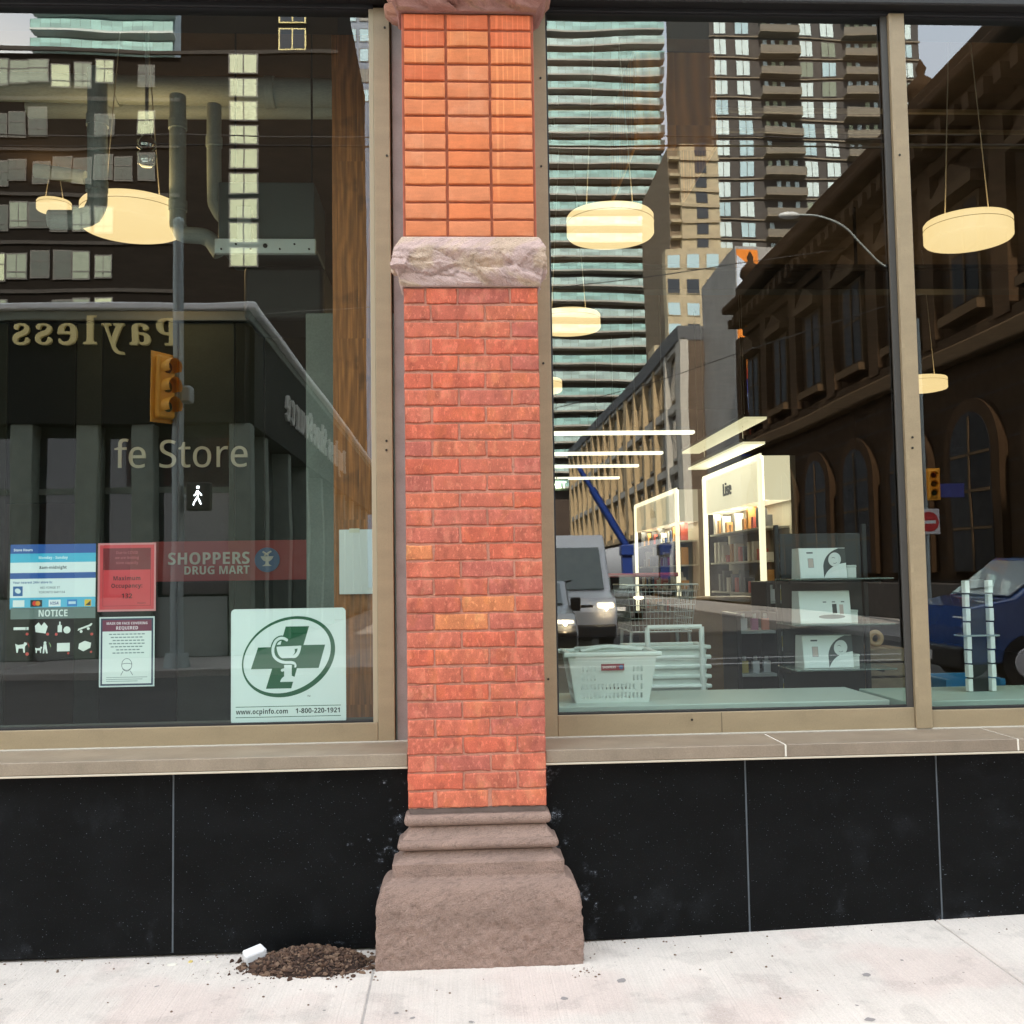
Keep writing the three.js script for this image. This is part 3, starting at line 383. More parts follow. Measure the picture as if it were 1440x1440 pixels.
{ // beige tower and its lower wing
  const Z = 122, b = thing('beige_tower', 'beige stone tower with a lower wing and square dark windows between the two condo towers', 'tower', [0, 0, 0]), w = mat([0.58, 0.50, 0.33], 0.85, { map: grain4 }), fr = mat([0.40, 0.34, 0.22], 0.7); const R = rng(31);
  const xa = V(958, 300, Z).x, xb = V(1012, 300, Z).x, xm = V(944, 300, Z).x; add('wall', bx(xa, xb, 0, V(960, 205, Z).y, Z, Z + 20), w, b);
  add('bay', bx(xm, xa, 0, V(960, 205, Z).y, Z + 1.2, Z + 20), mat([0.26, 0.20, 0.13], 0.8, { map: grain4 }), b);
  const wa = V(914, 300, Z - 4).x, wb = V(1040, 300, Z - 4).x; add('wing', bx(wa, wb, 0, V(930, 487, Z - 4).y, Z - 4, Z - 0.02), w, b); add('wing', bx(V(935, 300, Z - 2).x, wb, 0, V(930, 350, Z - 2).y, Z - 2, Z - 0.03), w, b);
  for (let f = 0; f < 13; f++) { const y = V(980, 212 + f * 22, Z).y; add('pier_band', unit(xb - xa, 0.35, 0.3), fr, b, [(xa + xb) / 2, y - 1.2, Z - 0.1]); add('window', unit(1.5, 1.5, 0.1), winGlass, b, [(xa + xb) / 2 + 0.2, y, Z - 0.04]); add('balcony', unit(xa - xm, 0.35, 1.0), w, b, [(xa + xm) / 2, y - 0.9, Z + 0.75]); }
  for (let f = 0; f < 4; f++) for (let c = 0; c < 4; c++) { const q = V(948 + c * 27, 368 + f * 32, Z - 2); wFront(b, 1.7, 1.8, q.x, q.y, Z - 2, fr, R() < 0.5 ? winGlass : skyGlassB, 0); }
  for (let f = 0; f < 3; f++) for (let c = 0; c < 4; c++) { const q = V(932 + c * 27, 512 + f * 32, Z - 4); wFront(b, 1.7, 1.8, q.x, q.y, Z - 4, fr, R() < 0.5 ? winGlass : skyGlassB, 0); }
}
{ const Z = 150, b = thing('blue_glass_tower', 'blue glass office tower showing between the wooden post and the brown mid rise', 'tower', [0, 0, 0]), xa = V(468, 60, Z).x, xb = V(560, 60, Z).x, w = mat([0.06, 0.12, 0.2], 0.3); add('wall', bx(xa, xb, 0, 125, Z, Z + 15), w, b); for (let f = 0; f < 12; f++) for (let c = 0; c < 5; c++) wFront(b, 1.5, 2.1, xa + 1 + c * 1.9, 76 + f * 3.2, Z, mullM, (f + c) % 3 ? skyGlassB : blindD, 0); }
{ // long brick and concrete row along the cross street
  const b = thing('long_row_building', 'long tan building with tall piers and rows of windows running down the cross street', 'building', [0, 0, 0]);
  const xf = 13.9, z0 = 56, z1 = 118, h = 15.6, w = mat([0.16, 0.12, 0.085], 0.85, { map: grain4 }), tan = mat([0.62, 0.48, 0.28], 0.85, { map: grain4 }), gr = mat([0.48, 0.47, 0.42], 0.85), roof = mat([0.09, 0.10, 0.11], 0.7);
  add('wall', bx(xf, 34, 0, h, z0, z1), w, b); add('parapet', rb(xf - 0.5, 34, h, h + 1.0, z0, z1, 0.08), roof, b);
  for (let k = 0; k <= 15; k++) { const z = z0 + 0.4 + k * 4.05; add('pier', unit(0.5, h - 4.2, k % 5 ? 0.5 : 1.4), k < 2 ? gr : tan, b, [xf - 0.2, (h + 4.2) / 2, z]); if (k < 15) for (let f = 0; f < 3; f++) for (const o of [1.1, 2.9]) { wSide(b, 1.35, 2.5, xf, 6.2 + f * 3.75, z + o, f === 2 ? tan : gr, (k * 3 + f) % 4 ? winGlass : blindD); } }
  for (let f = 0; f < 4; f++) add('floor_band', unit(0.4, 0.5, z1 - z0), f ? gr : tan, b, [xf - 0.15, 4.3 + f * 3.75, (z0 + z1) / 2]);
  add('shopfront', unit(0.3, 3.6, z1 - z0), winGlass, b, [xf - 0.1, 2.0, (z0 + z1) / 2]);
}
{ const b = thing('mural_building', 'narrow pale building with an orange and blue mural past the stone bank', 'building', [0, 0, 0]), Z = 48.5, xa = V(1034, 400, Z).x;
  add('wall', bx(xa, 32, 0, V(1040, 347, Z).y, Z, 55.9), mat([0.42, 0.42, 0.4], 0.9, { map: grain4 }), b);
  const y1 = V(1048, 352, Z).y, y0 = V(1048, 640, Z).y, x2 = V(1066, 400, Z).x;
  const t = canvas(128, 1024, (c, w, h) => { c.fillStyle = '#e8892b'; c.fillRect(0, 0, w, h); c.fillStyle = '#c9d6e4'; c.beginPath(); c.moveTo(0, 120); c.lineTo(w, 30); c.lineTo(w, 300); c.lineTo(0, 250); c.fill(); c.fillStyle = '#b83a1e'; c.beginPath(); c.moveTo(0, 560); c.lineTo(w, 620); c.lineTo(w, 700); c.lineTo(0, 640); c.fill(); c.fillStyle = '#2d3f9e'; c.beginPath(); c.moveTo(0, 610); c.quadraticCurveTo(w * 0.6, 640, w, 690); c.lineTo(w, 780); c.lineTo(0, 730); c.fill(); c.fillStyle = '#9fb9e6'; c.fillRect(0, 720, w, 90); c.fillStyle = '#5a2338'; c.fillRect(0, 810, w, 60); c.fillStyle = '#3c55b8'; c.fillRect(0, 870, w, 154); c.fillStyle = '#c8452a'; c.beginPath(); c.ellipse(70, 905, 40, 24, 0.4, 0, 7); c.fill(); });
  const g = new THREE.BoxGeometry(x2 - xa - 0.1, y1 - y0, 0.06); add('mural', g, mat([1, 1, 1], 0.8, { map: t }), b, [(xa + x2) / 2, (y0 + y1) / 2, Z - 0.035]);
}
{ // stone bank on the other corner
  const winGlass = mat([0.012, 0.012, 0.013], 0.45, { specularIntensity: 0.3 });
  const b = thing('stone_bank_building', 'dark brownstone bank with heavy bracketed cornice and arched ground floor windows, mirrored by the mullion', 'building', [0, 0, 0]);
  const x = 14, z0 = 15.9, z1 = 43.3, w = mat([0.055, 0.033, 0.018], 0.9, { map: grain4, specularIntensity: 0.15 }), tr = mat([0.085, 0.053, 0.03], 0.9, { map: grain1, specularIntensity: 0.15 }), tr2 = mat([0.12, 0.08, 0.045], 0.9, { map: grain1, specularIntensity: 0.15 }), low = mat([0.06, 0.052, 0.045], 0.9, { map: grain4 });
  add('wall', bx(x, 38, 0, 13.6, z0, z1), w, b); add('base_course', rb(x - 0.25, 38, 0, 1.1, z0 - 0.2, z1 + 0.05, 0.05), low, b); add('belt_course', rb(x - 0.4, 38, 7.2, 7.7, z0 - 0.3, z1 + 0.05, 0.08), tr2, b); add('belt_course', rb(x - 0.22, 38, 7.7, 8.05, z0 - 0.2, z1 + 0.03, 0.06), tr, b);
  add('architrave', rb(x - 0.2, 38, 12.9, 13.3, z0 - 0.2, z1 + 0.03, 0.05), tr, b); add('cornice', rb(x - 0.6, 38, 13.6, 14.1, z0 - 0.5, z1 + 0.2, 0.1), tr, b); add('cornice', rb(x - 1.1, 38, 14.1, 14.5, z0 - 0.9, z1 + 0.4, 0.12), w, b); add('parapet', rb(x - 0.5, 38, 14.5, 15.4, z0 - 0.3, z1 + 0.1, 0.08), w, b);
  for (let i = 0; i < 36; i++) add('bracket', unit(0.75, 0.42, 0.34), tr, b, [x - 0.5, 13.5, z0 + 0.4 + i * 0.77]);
  for (let i = 0; i < 7; i++) { const z = z0 + 2.0 + i * 4.0;
    for (const y of [9.9]) { const o = wSide(b, 1.7, 3.0, x - 0.03, y + 0.2, z, tr2, winGlass); add('sill', unit(0.5, 0.25, 2.2), tr2, o, [-0.1, -1.65, 0]); add('glazing_bar', unit(0.05, 0.08, 1.4), tr2, o, [-0.085, 0.1, 0]); add('glazing_bar', unit(0.05, 2.7, 0.07), tr2, o, [-0.09, 0, 0]); add('hood', unit(0.6, 0.3, 2.3), tr2, o, [-0.15, 1.75, 0]); const hp = new THREE.Shape([new THREE.Vector2(-1.15, 0), new THREE.Vector2(1.15, 0), new THREE.Vector2(0, 0.6)]); add('pediment', new THREE.ExtrudeGeometry(hp, { depth: 0.5, bevelEnabled: false }).rotateY(-Math.PI / 2), tr, o, [0.1, 1.9, 0]); }
    const s = new THREE.Shape(); s.moveTo(-1.1, 0); s.lineTo(-1.1, 3.2); s.absarc(0, 3.2, 1.1, Math.PI, 0, true); s.lineTo(1.1, 0); const fr = new THREE.Shape(); fr.moveTo(-1.5, 0); fr.lineTo(-1.5, 3.2); fr.absarc(0, 3.2, 1.5, Math.PI, 0, true); fr.lineTo(1.5, 0);
    for (const dz of [0]) add('glazing_bar', unit(0.06, 4.2, 0.09), tr2, b, [x - 0.24, 3.5, z + dz]); for (const dy of [2.6, 3.6, 4.6]) add('glazing_bar', unit(0.05, 0.08, 2.1), tr2, b, [x - 0.245, dy, z]);
    const o = add('arched_window', new THREE.ExtrudeGeometry(fr, { depth: 0.25, bevelEnabled: false, curveSegments: 14 }).rotateY(-Math.PI / 2), w, b, [x + 0.02, 1.4, z]); add('pane', new THREE.ExtrudeGeometry(s, { depth: 0.04, bevelEnabled: false, curveSegments: 14 }).rotateY(-Math.PI / 2), winGlass, o, [-0.23, 0.02, 0]);
    add('pilaster', unit(0.3, 5.0, 0.8), tr, b, [x - 0.12, 10.4, z + 2.0]);
  }
  const fg = new THREE.LatheGeometry([[0.02, 1.5], [0.16, 1.2], [0.10, 1.0], [0.42, 0.7], [0.5, 0.4], [0.25, 0.1], [0.45, 0]].map((a) => new THREE.Vector2(...a)), 14); for (const z of [18, 24.5, 42.9]) add('finial', fg, w, b, [x + 0.1, 15.4, z]);
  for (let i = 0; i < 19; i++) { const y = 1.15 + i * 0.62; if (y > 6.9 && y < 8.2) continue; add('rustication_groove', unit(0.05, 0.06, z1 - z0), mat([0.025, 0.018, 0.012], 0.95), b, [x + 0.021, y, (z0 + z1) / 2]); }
}
// ---------------- street furniture
const poleM = mat([0.32, 0.38, 0.38], 0.55, { metalness: 0.3 }), yellow = mat([0.95, 0.46, 0.035], 0.5), black = mat([0.012, 0.012, 0.012], 0.5);
function signalHead(t, x, y, z, turn) { const h = new THREE.Group(); h.name = 'signal_head'; h.position.set(x, y, z); h.rotation.y = turn; t.add(h); add('housing', new RoundedBoxGeometry(0.36, 1.1, 0.24, 3, 0.05), yellow, h); add('backplate', new RoundedBoxGeometry(0.5, 1.24, 0.03, 2, 0.01), yellow, h, [0, 0, 0.02]);
  const lens = [[0.10, 0.01, 0.008], [0.12, 0.07, 0.005], [0.01, 0.08, 0.05]]; for (let i = 0; i < 3; i++) { add('lens', new THREE.SphereGeometry(0.12, 14, 8, 0, 7, 0, 1.3).rotateX(-Math.PI / 2), mat(lens[i], 0.3), h, [0, 0.34 - i * 0.34, -0.06]); add('visor', new THREE.CylinderGeometry(0.15, 0.15, 0.24, 16, 1, true, Math.PI * 0.3, Math.PI * 1.4).rotateX(Math.PI / 2), yellow, h, [0, 0.34 - i * 0.34, -0.22]); } return h; }
{
  const Z = 13.6, q = V(250, 600, Z); const t = thing('traffic_signal_pole', 'grey traffic signal pole with a yellow signal and a lit walking figure', 'traffic light', [q.x, 0, Z]);
  add('pole', new THREE.CylinderGeometry(0.085, 0.12, V(255, 312, Z).y, 16).translate(0, V(255, 312, Z).y / 2, 0), poleM, t); add('pole_cap', new THREE.SphereGeometry(0.1, 12, 8), poleM, t, [0, V(255, 312, Z).y, 0]); add('base_flange', new THREE.CylinderGeometry(0.2, 0.24, 0.25, 12), poleM, t, [0, 0.12, 0]);
  const h = V(233, 548, Z); signalHead(t, h.x - q.x, h.y, -0.2, -0.95); add('bracket', rod([0, h.y, 0], [h.x - q.x, h.y, -0.1], 0.035), poleM, t); add('bracket', rod([0, h.y - 0.35, 0], [h.x - q.x, h.y - 0.35, -0.1], 0.035), poleM, t); add('elbow_joint', new RoundedBoxGeometry(0.2, 0.3, 0.25, 2, 0.05), poleM, t, [0.16, V(265, 555, Z).y, 0]);
  const s = V(282, 700, Z); const ped = new THREE.Group(); ped.name = 'pedestrian_signal'; ped.position.set(s.x - q.x, s.y, -0.1); t.add(ped); add('housing', new RoundedBoxGeometry(0.42, 0.5, 0.22, 3, 0.03), black, ped); add('bracket', rod([-0.15, 0, 0.05], [q.x - s.x, 0, 0.1], 0.03), poleM, ped);
  const wg = glow([0.85, 1, 1], 6), pt = (x, y) => [x, y, -0.118]; const seg = [[0, 0.10, 0, -0.02], [0, -0.02, 0.06, -0.15], [0, -0.02, -0.05, -0.09], [-0.05, -0.09, -0.08, -0.16], [0, 0.09, 0.07, 0.01], [0, 0.09, -0.06, 0.0]];
  add('walking_figure', M([...seg.map(([a, b, c, d]) => rod(pt(a, b), pt(c, d), 0.014, 6)), new THREE.SphereGeometry(0.03, 8, 6).translate(0.005, 0.155, -0.118)]), wg, ped);
}
{
  const Z = 13.6, q = V(1296, 650, Z); const t = thing('traffic_signal_pole', 'traffic signal pole with a yellow signal, blue blade and red no entry sign', 'traffic light', [q.x, 0, Z]);
  add('pole', new THREE.CylinderGeometry(0.06, 0.09, 6.2, 14).translate(0, 3.1, 0), poleM, t); const h = V(1304, 686, Z); signalHead(t, h.x - q.x, h.y + 0.05, -0.25, 0.3).scale.setScalar(0.48);
  const st = V(1330, 690, Z); add('street_name_blade', rb(-0.34, 0.34, -0.13, 0.13, -0.01, 0.01, 0.005), mat([0.03, 0.04, 0.25], 0.5), t, [st.x - q.x, st.y, -0.05]);
  const s = V(1301, 735, Z); const sg = add('no_entry_sign', rb(-0.21, 0.21, -0.24, 0.24, -0.006, 0.006, 0.005), mat([0.75, 0.75, 0.75], 0.5), t, [s.x - q.x, s.y, -0.14]); add('disc', new THREE.CylinderGeometry(0.19, 0.19, 0.006, 24).rotateX(Math.PI / 2), mat([0.62, 0.02, 0.02], 0.5), sg, [0, 0, -0.01]); add('bar', unit(0.26, 0.06, 0.004), mat([0.8, 0.8, 0.8], 0.5), sg, [0, 0, -0.016]);
}
{
  const Z = 24, a = V(1108, 303, Z), t = thing('street_lamp', 'cobra head street lamp on a long curved arm in front of the bank cornice', 'street lamp', [V(1262, 400, Z).x, 0, Z]); const X = t.position.x;
  const pts = [[1118, 302], [1150, 304], [1185, 318], [1215, 348], [1240, 371], [1262, 380]].map(([x, y]) => { const p = V(x, y, Z); return [p.x - X, p.y, 0]; });
  add('arm', tube(pts, 0.032, 40, 8, 0.5), poleM, t); add('pole', new THREE.CylinderGeometry(0.09, 0.15, a.y - 1.2, 14).translate(0, (a.y - 1.2) / 2, 0), poleM, t); const hd = new THREE.SphereGeometry(0.24, 16, 10).scale(1.3, 0.42, 0.6); add('lamp_head', hd, mat([0.65, 0.7, 0.7], 0.4), t, [a.x - X, a.y, 0]);
}
{ // overhead wires
  const w = mat([0.02, 0.02, 0.02], 0.6); const L = [['slack black wire strung high over the street towards the bank', [-30, 9.0, 12.4], [30, 9.3, 12.4], 0.25], ['thin black wire strung above the cross street, nearest the towers', [-30, 12.6, 20], [30, 12.8, 20], 0.3], ['thin black wire strung between the corner shop and the bank parapet', [-12, 10.2, 30], [14, 12.9, 30], 0.4], ['black cable looping along the cross street towards the street lamp', [-4, 8.2, 46], [13.8, 9.6, 24], 0.5]];
  for (const [label, a, b, sag] of L) { const m = a.map((v, i) => (v + b[i]) / 2); m[1] -= sag; tag(add('overhead_wire', tube([a, m, b], 0.016, 40, 6, 0.5), w, scene), label, 'wire', 'overhead wires'); }
}
// ---------------- vehicles
function vehicle(name, label, pos, turn, cfg) { // local: front at s = 0 towards -z
  const t = thing(name, label, cfg.cat, pos, undefined, turn), W = cfg.w, bev = 0.07; const s = new THREE.Shape(cfg.prof.map(([a, y]) => new THREE.Vector2(a, y)));
  const g = new THREE.ExtrudeGeometry(s, { depth: W - 2 * bev, bevelEnabled: true, bevelSize: bev * 0.7, bevelThickness: bev, bevelSegments: 3 }); g.translate(0, 0, -(W - 2 * bev) / 2); g.rotateY(-Math.PI / 2);
  add('body', g, cfg.paint, t);
  for (const [k, f] of [['windshield', cfg.ws], ['rear_window', cfg.rw]]) if (f) { const [[a, ya], [b, yb]] = f; const len = Math.hypot(b - a, yb - ya); const o = add(k, new RoundedBoxGeometry(W * 0.84, len, 0.03, 2, 0.012), cfg.glass, t, [0, (ya + yb) / 2, (a + b) / 2]); o.rotation.x = Math.atan2(b - a, yb - ya); const n = Math.sign(k === 'windshield' ? -1 : 1) * 0.055; o.position.y += 0.045; o.position.z += n; if (k === 'windshield') { add('wiper', rod([-0.3, -len * 0.42, -0.03], [0.15, -len * 0.3, -0.03], 0.012, 6), black, o); } }
  for (const sd of [-1, 1]) for (const poly of cfg.sw) { const sh = new THREE.Shape(poly.map(([a, y]) => new THREE.Vector2(a, y))); const o = new THREE.ExtrudeGeometry(sh, { depth: 0.02, bevelEnabled: false }); o.translate(0, 0, -0.01); o.rotateY(-Math.PI / 2); add('side_window', o, cfg.glass, t, [sd * (W / 2 + 0.003), 0, 0]); }
  for (const sd of [-1, 1]) for (const z of cfg.wheels) { const wh = add('wheel', new THREE.CylinderGeometry(cfg.r, cfg.r, 0.24, 24).rotateZ(Math.PI / 2), mat([0.015, 0.015, 0.015], 0.85), t, [sd * (W / 2 - 0.1), cfg.r, z]); add('rim', new THREE.CylinderGeometry(cfg.r * 0.62, cfg.r * 0.55, 0.03, 16).rotateZ(Math.PI / 2), mat([0.5, 0.5, 0.52], 0.3, { metalness: 0.8 }), wh, [sd * 0.115, 0, 0]); }
  for (const sd of [-1, 1]) { add('headlight', new RoundedBoxGeometry(0.36, cfg.hl[2], 0.1, 3, 0.04), cfg.lampM, t, [sd * (W / 2 - 0.24), cfg.hl[1], cfg.hl[0]]); const mr = add('mirror', new RoundedBoxGeometry(0.2, 0.28, 0.12, 3, 0.04), cfg.paint2 || black, t, [sd * (W / 2 + 0.14), cfg.mir[1], cfg.mir[0]]); add('handle', unit(0.03, 0.04, 0.2), black, t, [sd * (W / 2 + 0.012), cfg.mir[1] - 0.2, cfg.mir[0] + 0.9]); }
  if (cfg.lampM.emissiveIntensity > 2 && cfg.lampM.emissive.r > 0.5) for (const sd of [-1, 1]) { const l = new THREE.PointLight(0xffe0b0, 0.6); l.position.set(sd * (W / 2 - 0.24), cfg.hl[1], cfg.hl[0] - 0.12); t.add(l); }
  add('licence_plate', unit(0.32, 0.13, 0.02), mat([0.7, 0.7, 0.68], 0.5), t, [0, 0.45, -0.11]); for (const sd of [-1, 1]) for (const z of cfg.seams || []) add('door_seam', unit(0.012, 0.85, 0.012), black, t, [sd * (W / 2 + 0.001), 0.8, z]);
  add('grille', new RoundedBoxGeometry(W * 0.5, 0.26, 0.06, 2, 0.02), black, t, [0, cfg.hl[1] - 0.05, cfg.hl[0] - 0.01]); add('bumper', new RoundedBoxGeometry(W * 0.98, 0.3, 0.2, 3, 0.06), cfg.bump || black, t, [0, 0.45, 0.0]);
  return t;
}
{
  const whiteP = mat([0.85, 0.88, 0.9], 0.25, { clearcoat: 1 }), lampM = glow([1, 0.82, 0.5], 3.5); const gl = mat([0.10, 0.14, 0.13], 0.05, { clearcoat: 1 });
  vehicle('white_van', 'white delivery van facing the shop with headlights on, waiting on the cross street', [2.35, -0.12, 17.0], 0, { cat: 'van', w: 2.0, prof: [[0.02, 0.35], [0, 0.85], [0.15, 1.1], [0.85, 1.25], [1.55, 2.15], [1.9, 2.5], [5.4, 2.55], [5.5, 0.4]], paint: whiteP, paint2: black, glass: gl, ws: [[0.85, 1.27], [1.6, 2.2]], rw: null, sw: [[[1.15, 1.35], [1.75, 2.05], [2.6, 2.05], [2.6, 1.35]]], wheels: [1.0, 4.4], r: 0.36, hl: [0.04, 0.92, 0.24], lampM, mir: [1.2, 1.45], seams: [1.1, 2.7], bump: mat([0.05, 0.05, 0.05], 0.6) });
  vehicle('silver_car', 'silver car beside the white van, nearer the shop than the dark car', [1.35, -0.12, 14.6], 0, { cat: 'car', w: 1.78, prof: [[0, 0.35], [0.02, 0.68], [0.25, 0.86], [1.25, 1.0], [1.95, 1.46], [3.3, 1.46], [4.1, 1.05], [4.45, 0.95], [4.5, 0.35]], paint: mat([0.42, 0.45, 0.46], 0.25, { metalness: 0.4, clearcoat: 1 }), glass: gl, ws: [[1.28, 1.02], [1.92, 1.42]], rw: [[4.05, 1.08], [3.4, 1.42]], sw: [[[1.6, 1.02], [2.05, 1.38], [3.2, 1.38], [3.6, 1.04]]], wheels: [0.85, 3.6], r: 0.32, hl: [0.06, 0.72, 0.16], lampM, mir: [1.5, 1.05] });
  vehicle('dark_car', 'dark grey car queueing behind the white van on the cross street', [5.6, -0.12, 31], 0, { cat: 'car', w: 1.8, prof: [[0, 0.35], [0.02, 0.72], [0.25, 0.92], [1.25, 1.05], [1.9, 1.6], [4.2, 1.6], [4.45, 1.0], [4.5, 0.35]], paint: mat([0.05, 0.055, 0.06], 0.25, { clearcoat: 1 }), glass: gl, ws: [[1.28, 1.07], [1.86, 1.55]], rw: null, sw: [[[1.6, 1.08], [2.0, 1.5], [4.0, 1.5], [4.2, 1.1]]], wheels: [0.85, 3.6], r: 0.34, hl: [0.06, 0.8, 0.16], lampM, mir: [1.5, 1.15] });
  vehicle('blue_suv', 'bright blue sport utility vehicle with pale windshield on the near road, facing the cross street', [6.78, -0.12, 9.6], Math.PI / 2, { cat: 'car', w: 1.9, prof: [[0, 0.4], [0, 0.85], [0.1, 1.08], [0.6, 1.18], [0.72, 1.2], [1.45, 1.72], [4.0, 1.74], [4.4, 1.15], [4.45, 0.4]], paint: mat([0.008, 0.06, 0.24], 0.22, { clearcoat: 1 }), glass: mat([0.42, 0.50, 0.52], 0.05, { clearcoat: 1 }), ws: [[0.74, 1.22], [1.4, 1.68]], rw: null, sw: [[[0.98, 1.2], [1.52, 1.64], [2.5, 1.64], [2.5, 1.2]], [[2.6, 1.2], [2.6, 1.64], [3.8, 1.64], [4.05, 1.2]]], wheels: [0.85, 3.5], r: 0.37, hl: [0.05, 0.92, 0.18], lampM: mat([0.7, 0.72, 0.72], 0.2), mir: [1.15, 1.25], seams: [1.0, 2.55, 3.9], paint2: mat([0.008, 0.09, 0.42], 0.22) });
  const bl = mat([0.012, 0.045, 0.24], 0.4), Z = 70, a = V(832, 688, Z), c = V(880, 770, Z); const t = thing('boom_lift', 'blue construction boom lift raised over the far end of the cross street', 'boom lift', [c.x, 0, Z]);
  add('boom', rod([0, c.y, 0], [a.x - c.x, a.y, 0], 0.28, 4), bl, t); add('boom_tip', rod([a.x - c.x, a.y, 0], [a.x - c.x - 0.9, a.y + 1.6, 0], 0.18, 4), bl, t); add('turret', new RoundedBoxGeometry(0.9, 0.8, 1.2, 2, 0.1), bl, t, [0, c.y - 0.3, 0]); add('chassis', new RoundedBoxGeometry(2.2, 0.8, 3.2, 2, 0.1), black, t, [0, 0.75, 0]); add('mast', unit(0.7, c.y - 1.2, 0.7), bl, t, [0, (c.y + 0.4) / 2, 0]); for (const x of [-1, 1]) for (const z of [-1.1, 1.1]) add('wheel', new THREE.CylinderGeometry(0.45, 0.45, 0.35, 18).rotateZ(Math.PI / 2), black, t, [x, 0.33, z]);
}

// ================================================================ INSIDE THE SHOP
const steel = mat([0.55, 0.57, 0.57], 0.3, { metalness: 0.7 }), pipeM = mat([0.55, 0.63, 0.62], 0.55, { map: grain1 }), darkIn = mat([0.02, 0.02, 0.02], 0.6), whiteIn = mat([0.78, 0.80, 0.77], 0.5);
// ---------------- pendant lamps
function rect(parent, w, h, pos, tgt, k, col = 0xfff0d0) { const l = new THREE.RectAreaLight(col, k, w, h); l.position.set(...pos); parent.add(l); l.lookAt(new THREE.Vector3(...tgt).add(parent.position)); return l; }
const shadeM = glow([1, 0.68, 0.32], 0.31), cordM = mat([0.45, 0.42, 0.36], 0.6);
function pendant(label, px, py, z, r = 0.3, h = 0.2) {
  const q = P(px, py, z), t = thing('pendant_lamp', label, 'pendant lamp', [q.x, q.y, z], 'drum pendant lamps');
  const pr = [[0, -h / 2], [r * 0.5, -h * 0.46], [r * 0.8, -h * 0.42], [r * 0.97, -h * 0.36], [r, -h * 0.3], [r, h * 0.3], [r * 0.97, h * 0.36], [r * 0.8, h * 0.42], [r * 0.5, h * 0.46], [0, h / 2]].map((a) => new THREE.Vector2(...a));
  add('lamp_shade', new THREE.LatheGeometry(pr, 48), shadeM, t); add('rim_seam', new THREE.TorusGeometry(r + 0.001, 0.002, 6, 48).rotateX(Math.PI / 2).translate(0, h * 0.1, 0), mat([0.6, 0.5, 0.35], 0.7), t);
  const top = 5.6 - q.y; add('cord', rod([-r * 0.55, h / 2, 0], [-r * 0.22, top, 0], 0.004, 6), cordM, t); add('cord', rod([r * 0.55, h / 2, 0], [r * 0.22, top, 0], 0.004, 6), cordM, t);
  rect(t, r * 1.6, r * 1.6, [0, -h / 2 - 0.015, 0], [0, -3, 0], 3.2, 0xffcf90); rect(t, r * 1.6, r * 1.6, [0, h / 2 + 0.015, 0], [0, 3, 0], 1.2, 0xffcf90); return t;
}
pendant('glowing drum pendant lamp hanging highest beside the balcony tower reflection', 858, 318, -2.8);
pendant('glowing drum pendant lamp, second in the row from the glass', 800, 453, -5.5);
pendant('glowing drum pendant lamp, third in the row and farthest into the shop', 757, 543, -8.7);
pendant('glowing drum pendant lamp beyond the mullion, close to the glass', 1361, 325, -2.95);
pendant('glowing drum pendant lamp beyond the mullion, deep in the shop', 1297, 540, -8.5);
pendant('glowing drum pendant lamp behind the grey ceiling pipes', 186, 306, -2.95, 0.34, 0.22);
pendant('small glowing pendant lamp farther back behind the grey ceiling pipes', 76, 290, -5.9, 0.16, 0.12);
// ---------------- ceiling light strips
const stripM = glow([1, 0.9, 0.68], 0.5);
[[608, 976, -9.2], [637, 932, -11.4], [655, 898, -13.2], [672, 871, -15.3]].forEach(([py, px, z], i) => { const q = P(px, py, z), w = 4.2; const t = thing('linear_light', ['ceiling strip light, first of four rows from the glass', 'ceiling strip light, second of four rows from the glass', 'ceiling strip light, third of four rows from the glass', 'ceiling strip light in the row deepest in the shop'][i], 'strip light', [q.x - w / 2, q.y, z], 'ceiling strip lights'); add('diffuser', new RoundedBoxGeometry(w, 0.045, 0.12, 2, 0.015), stripM, t); add('housing', unit(w, 0.05, 0.1), darkIn, t, [0, 0.05, 0]); for (const s of [-1, 1]) add('hanger', rod([s * w * 0.4, 0.07, 0], [s * w * 0.4, 5.6 - q.y, 0], 0.004, 6), cordM, t); rect(t, w, 0.1, [0, -0.04, 0], [0, -1, 0], 3); });
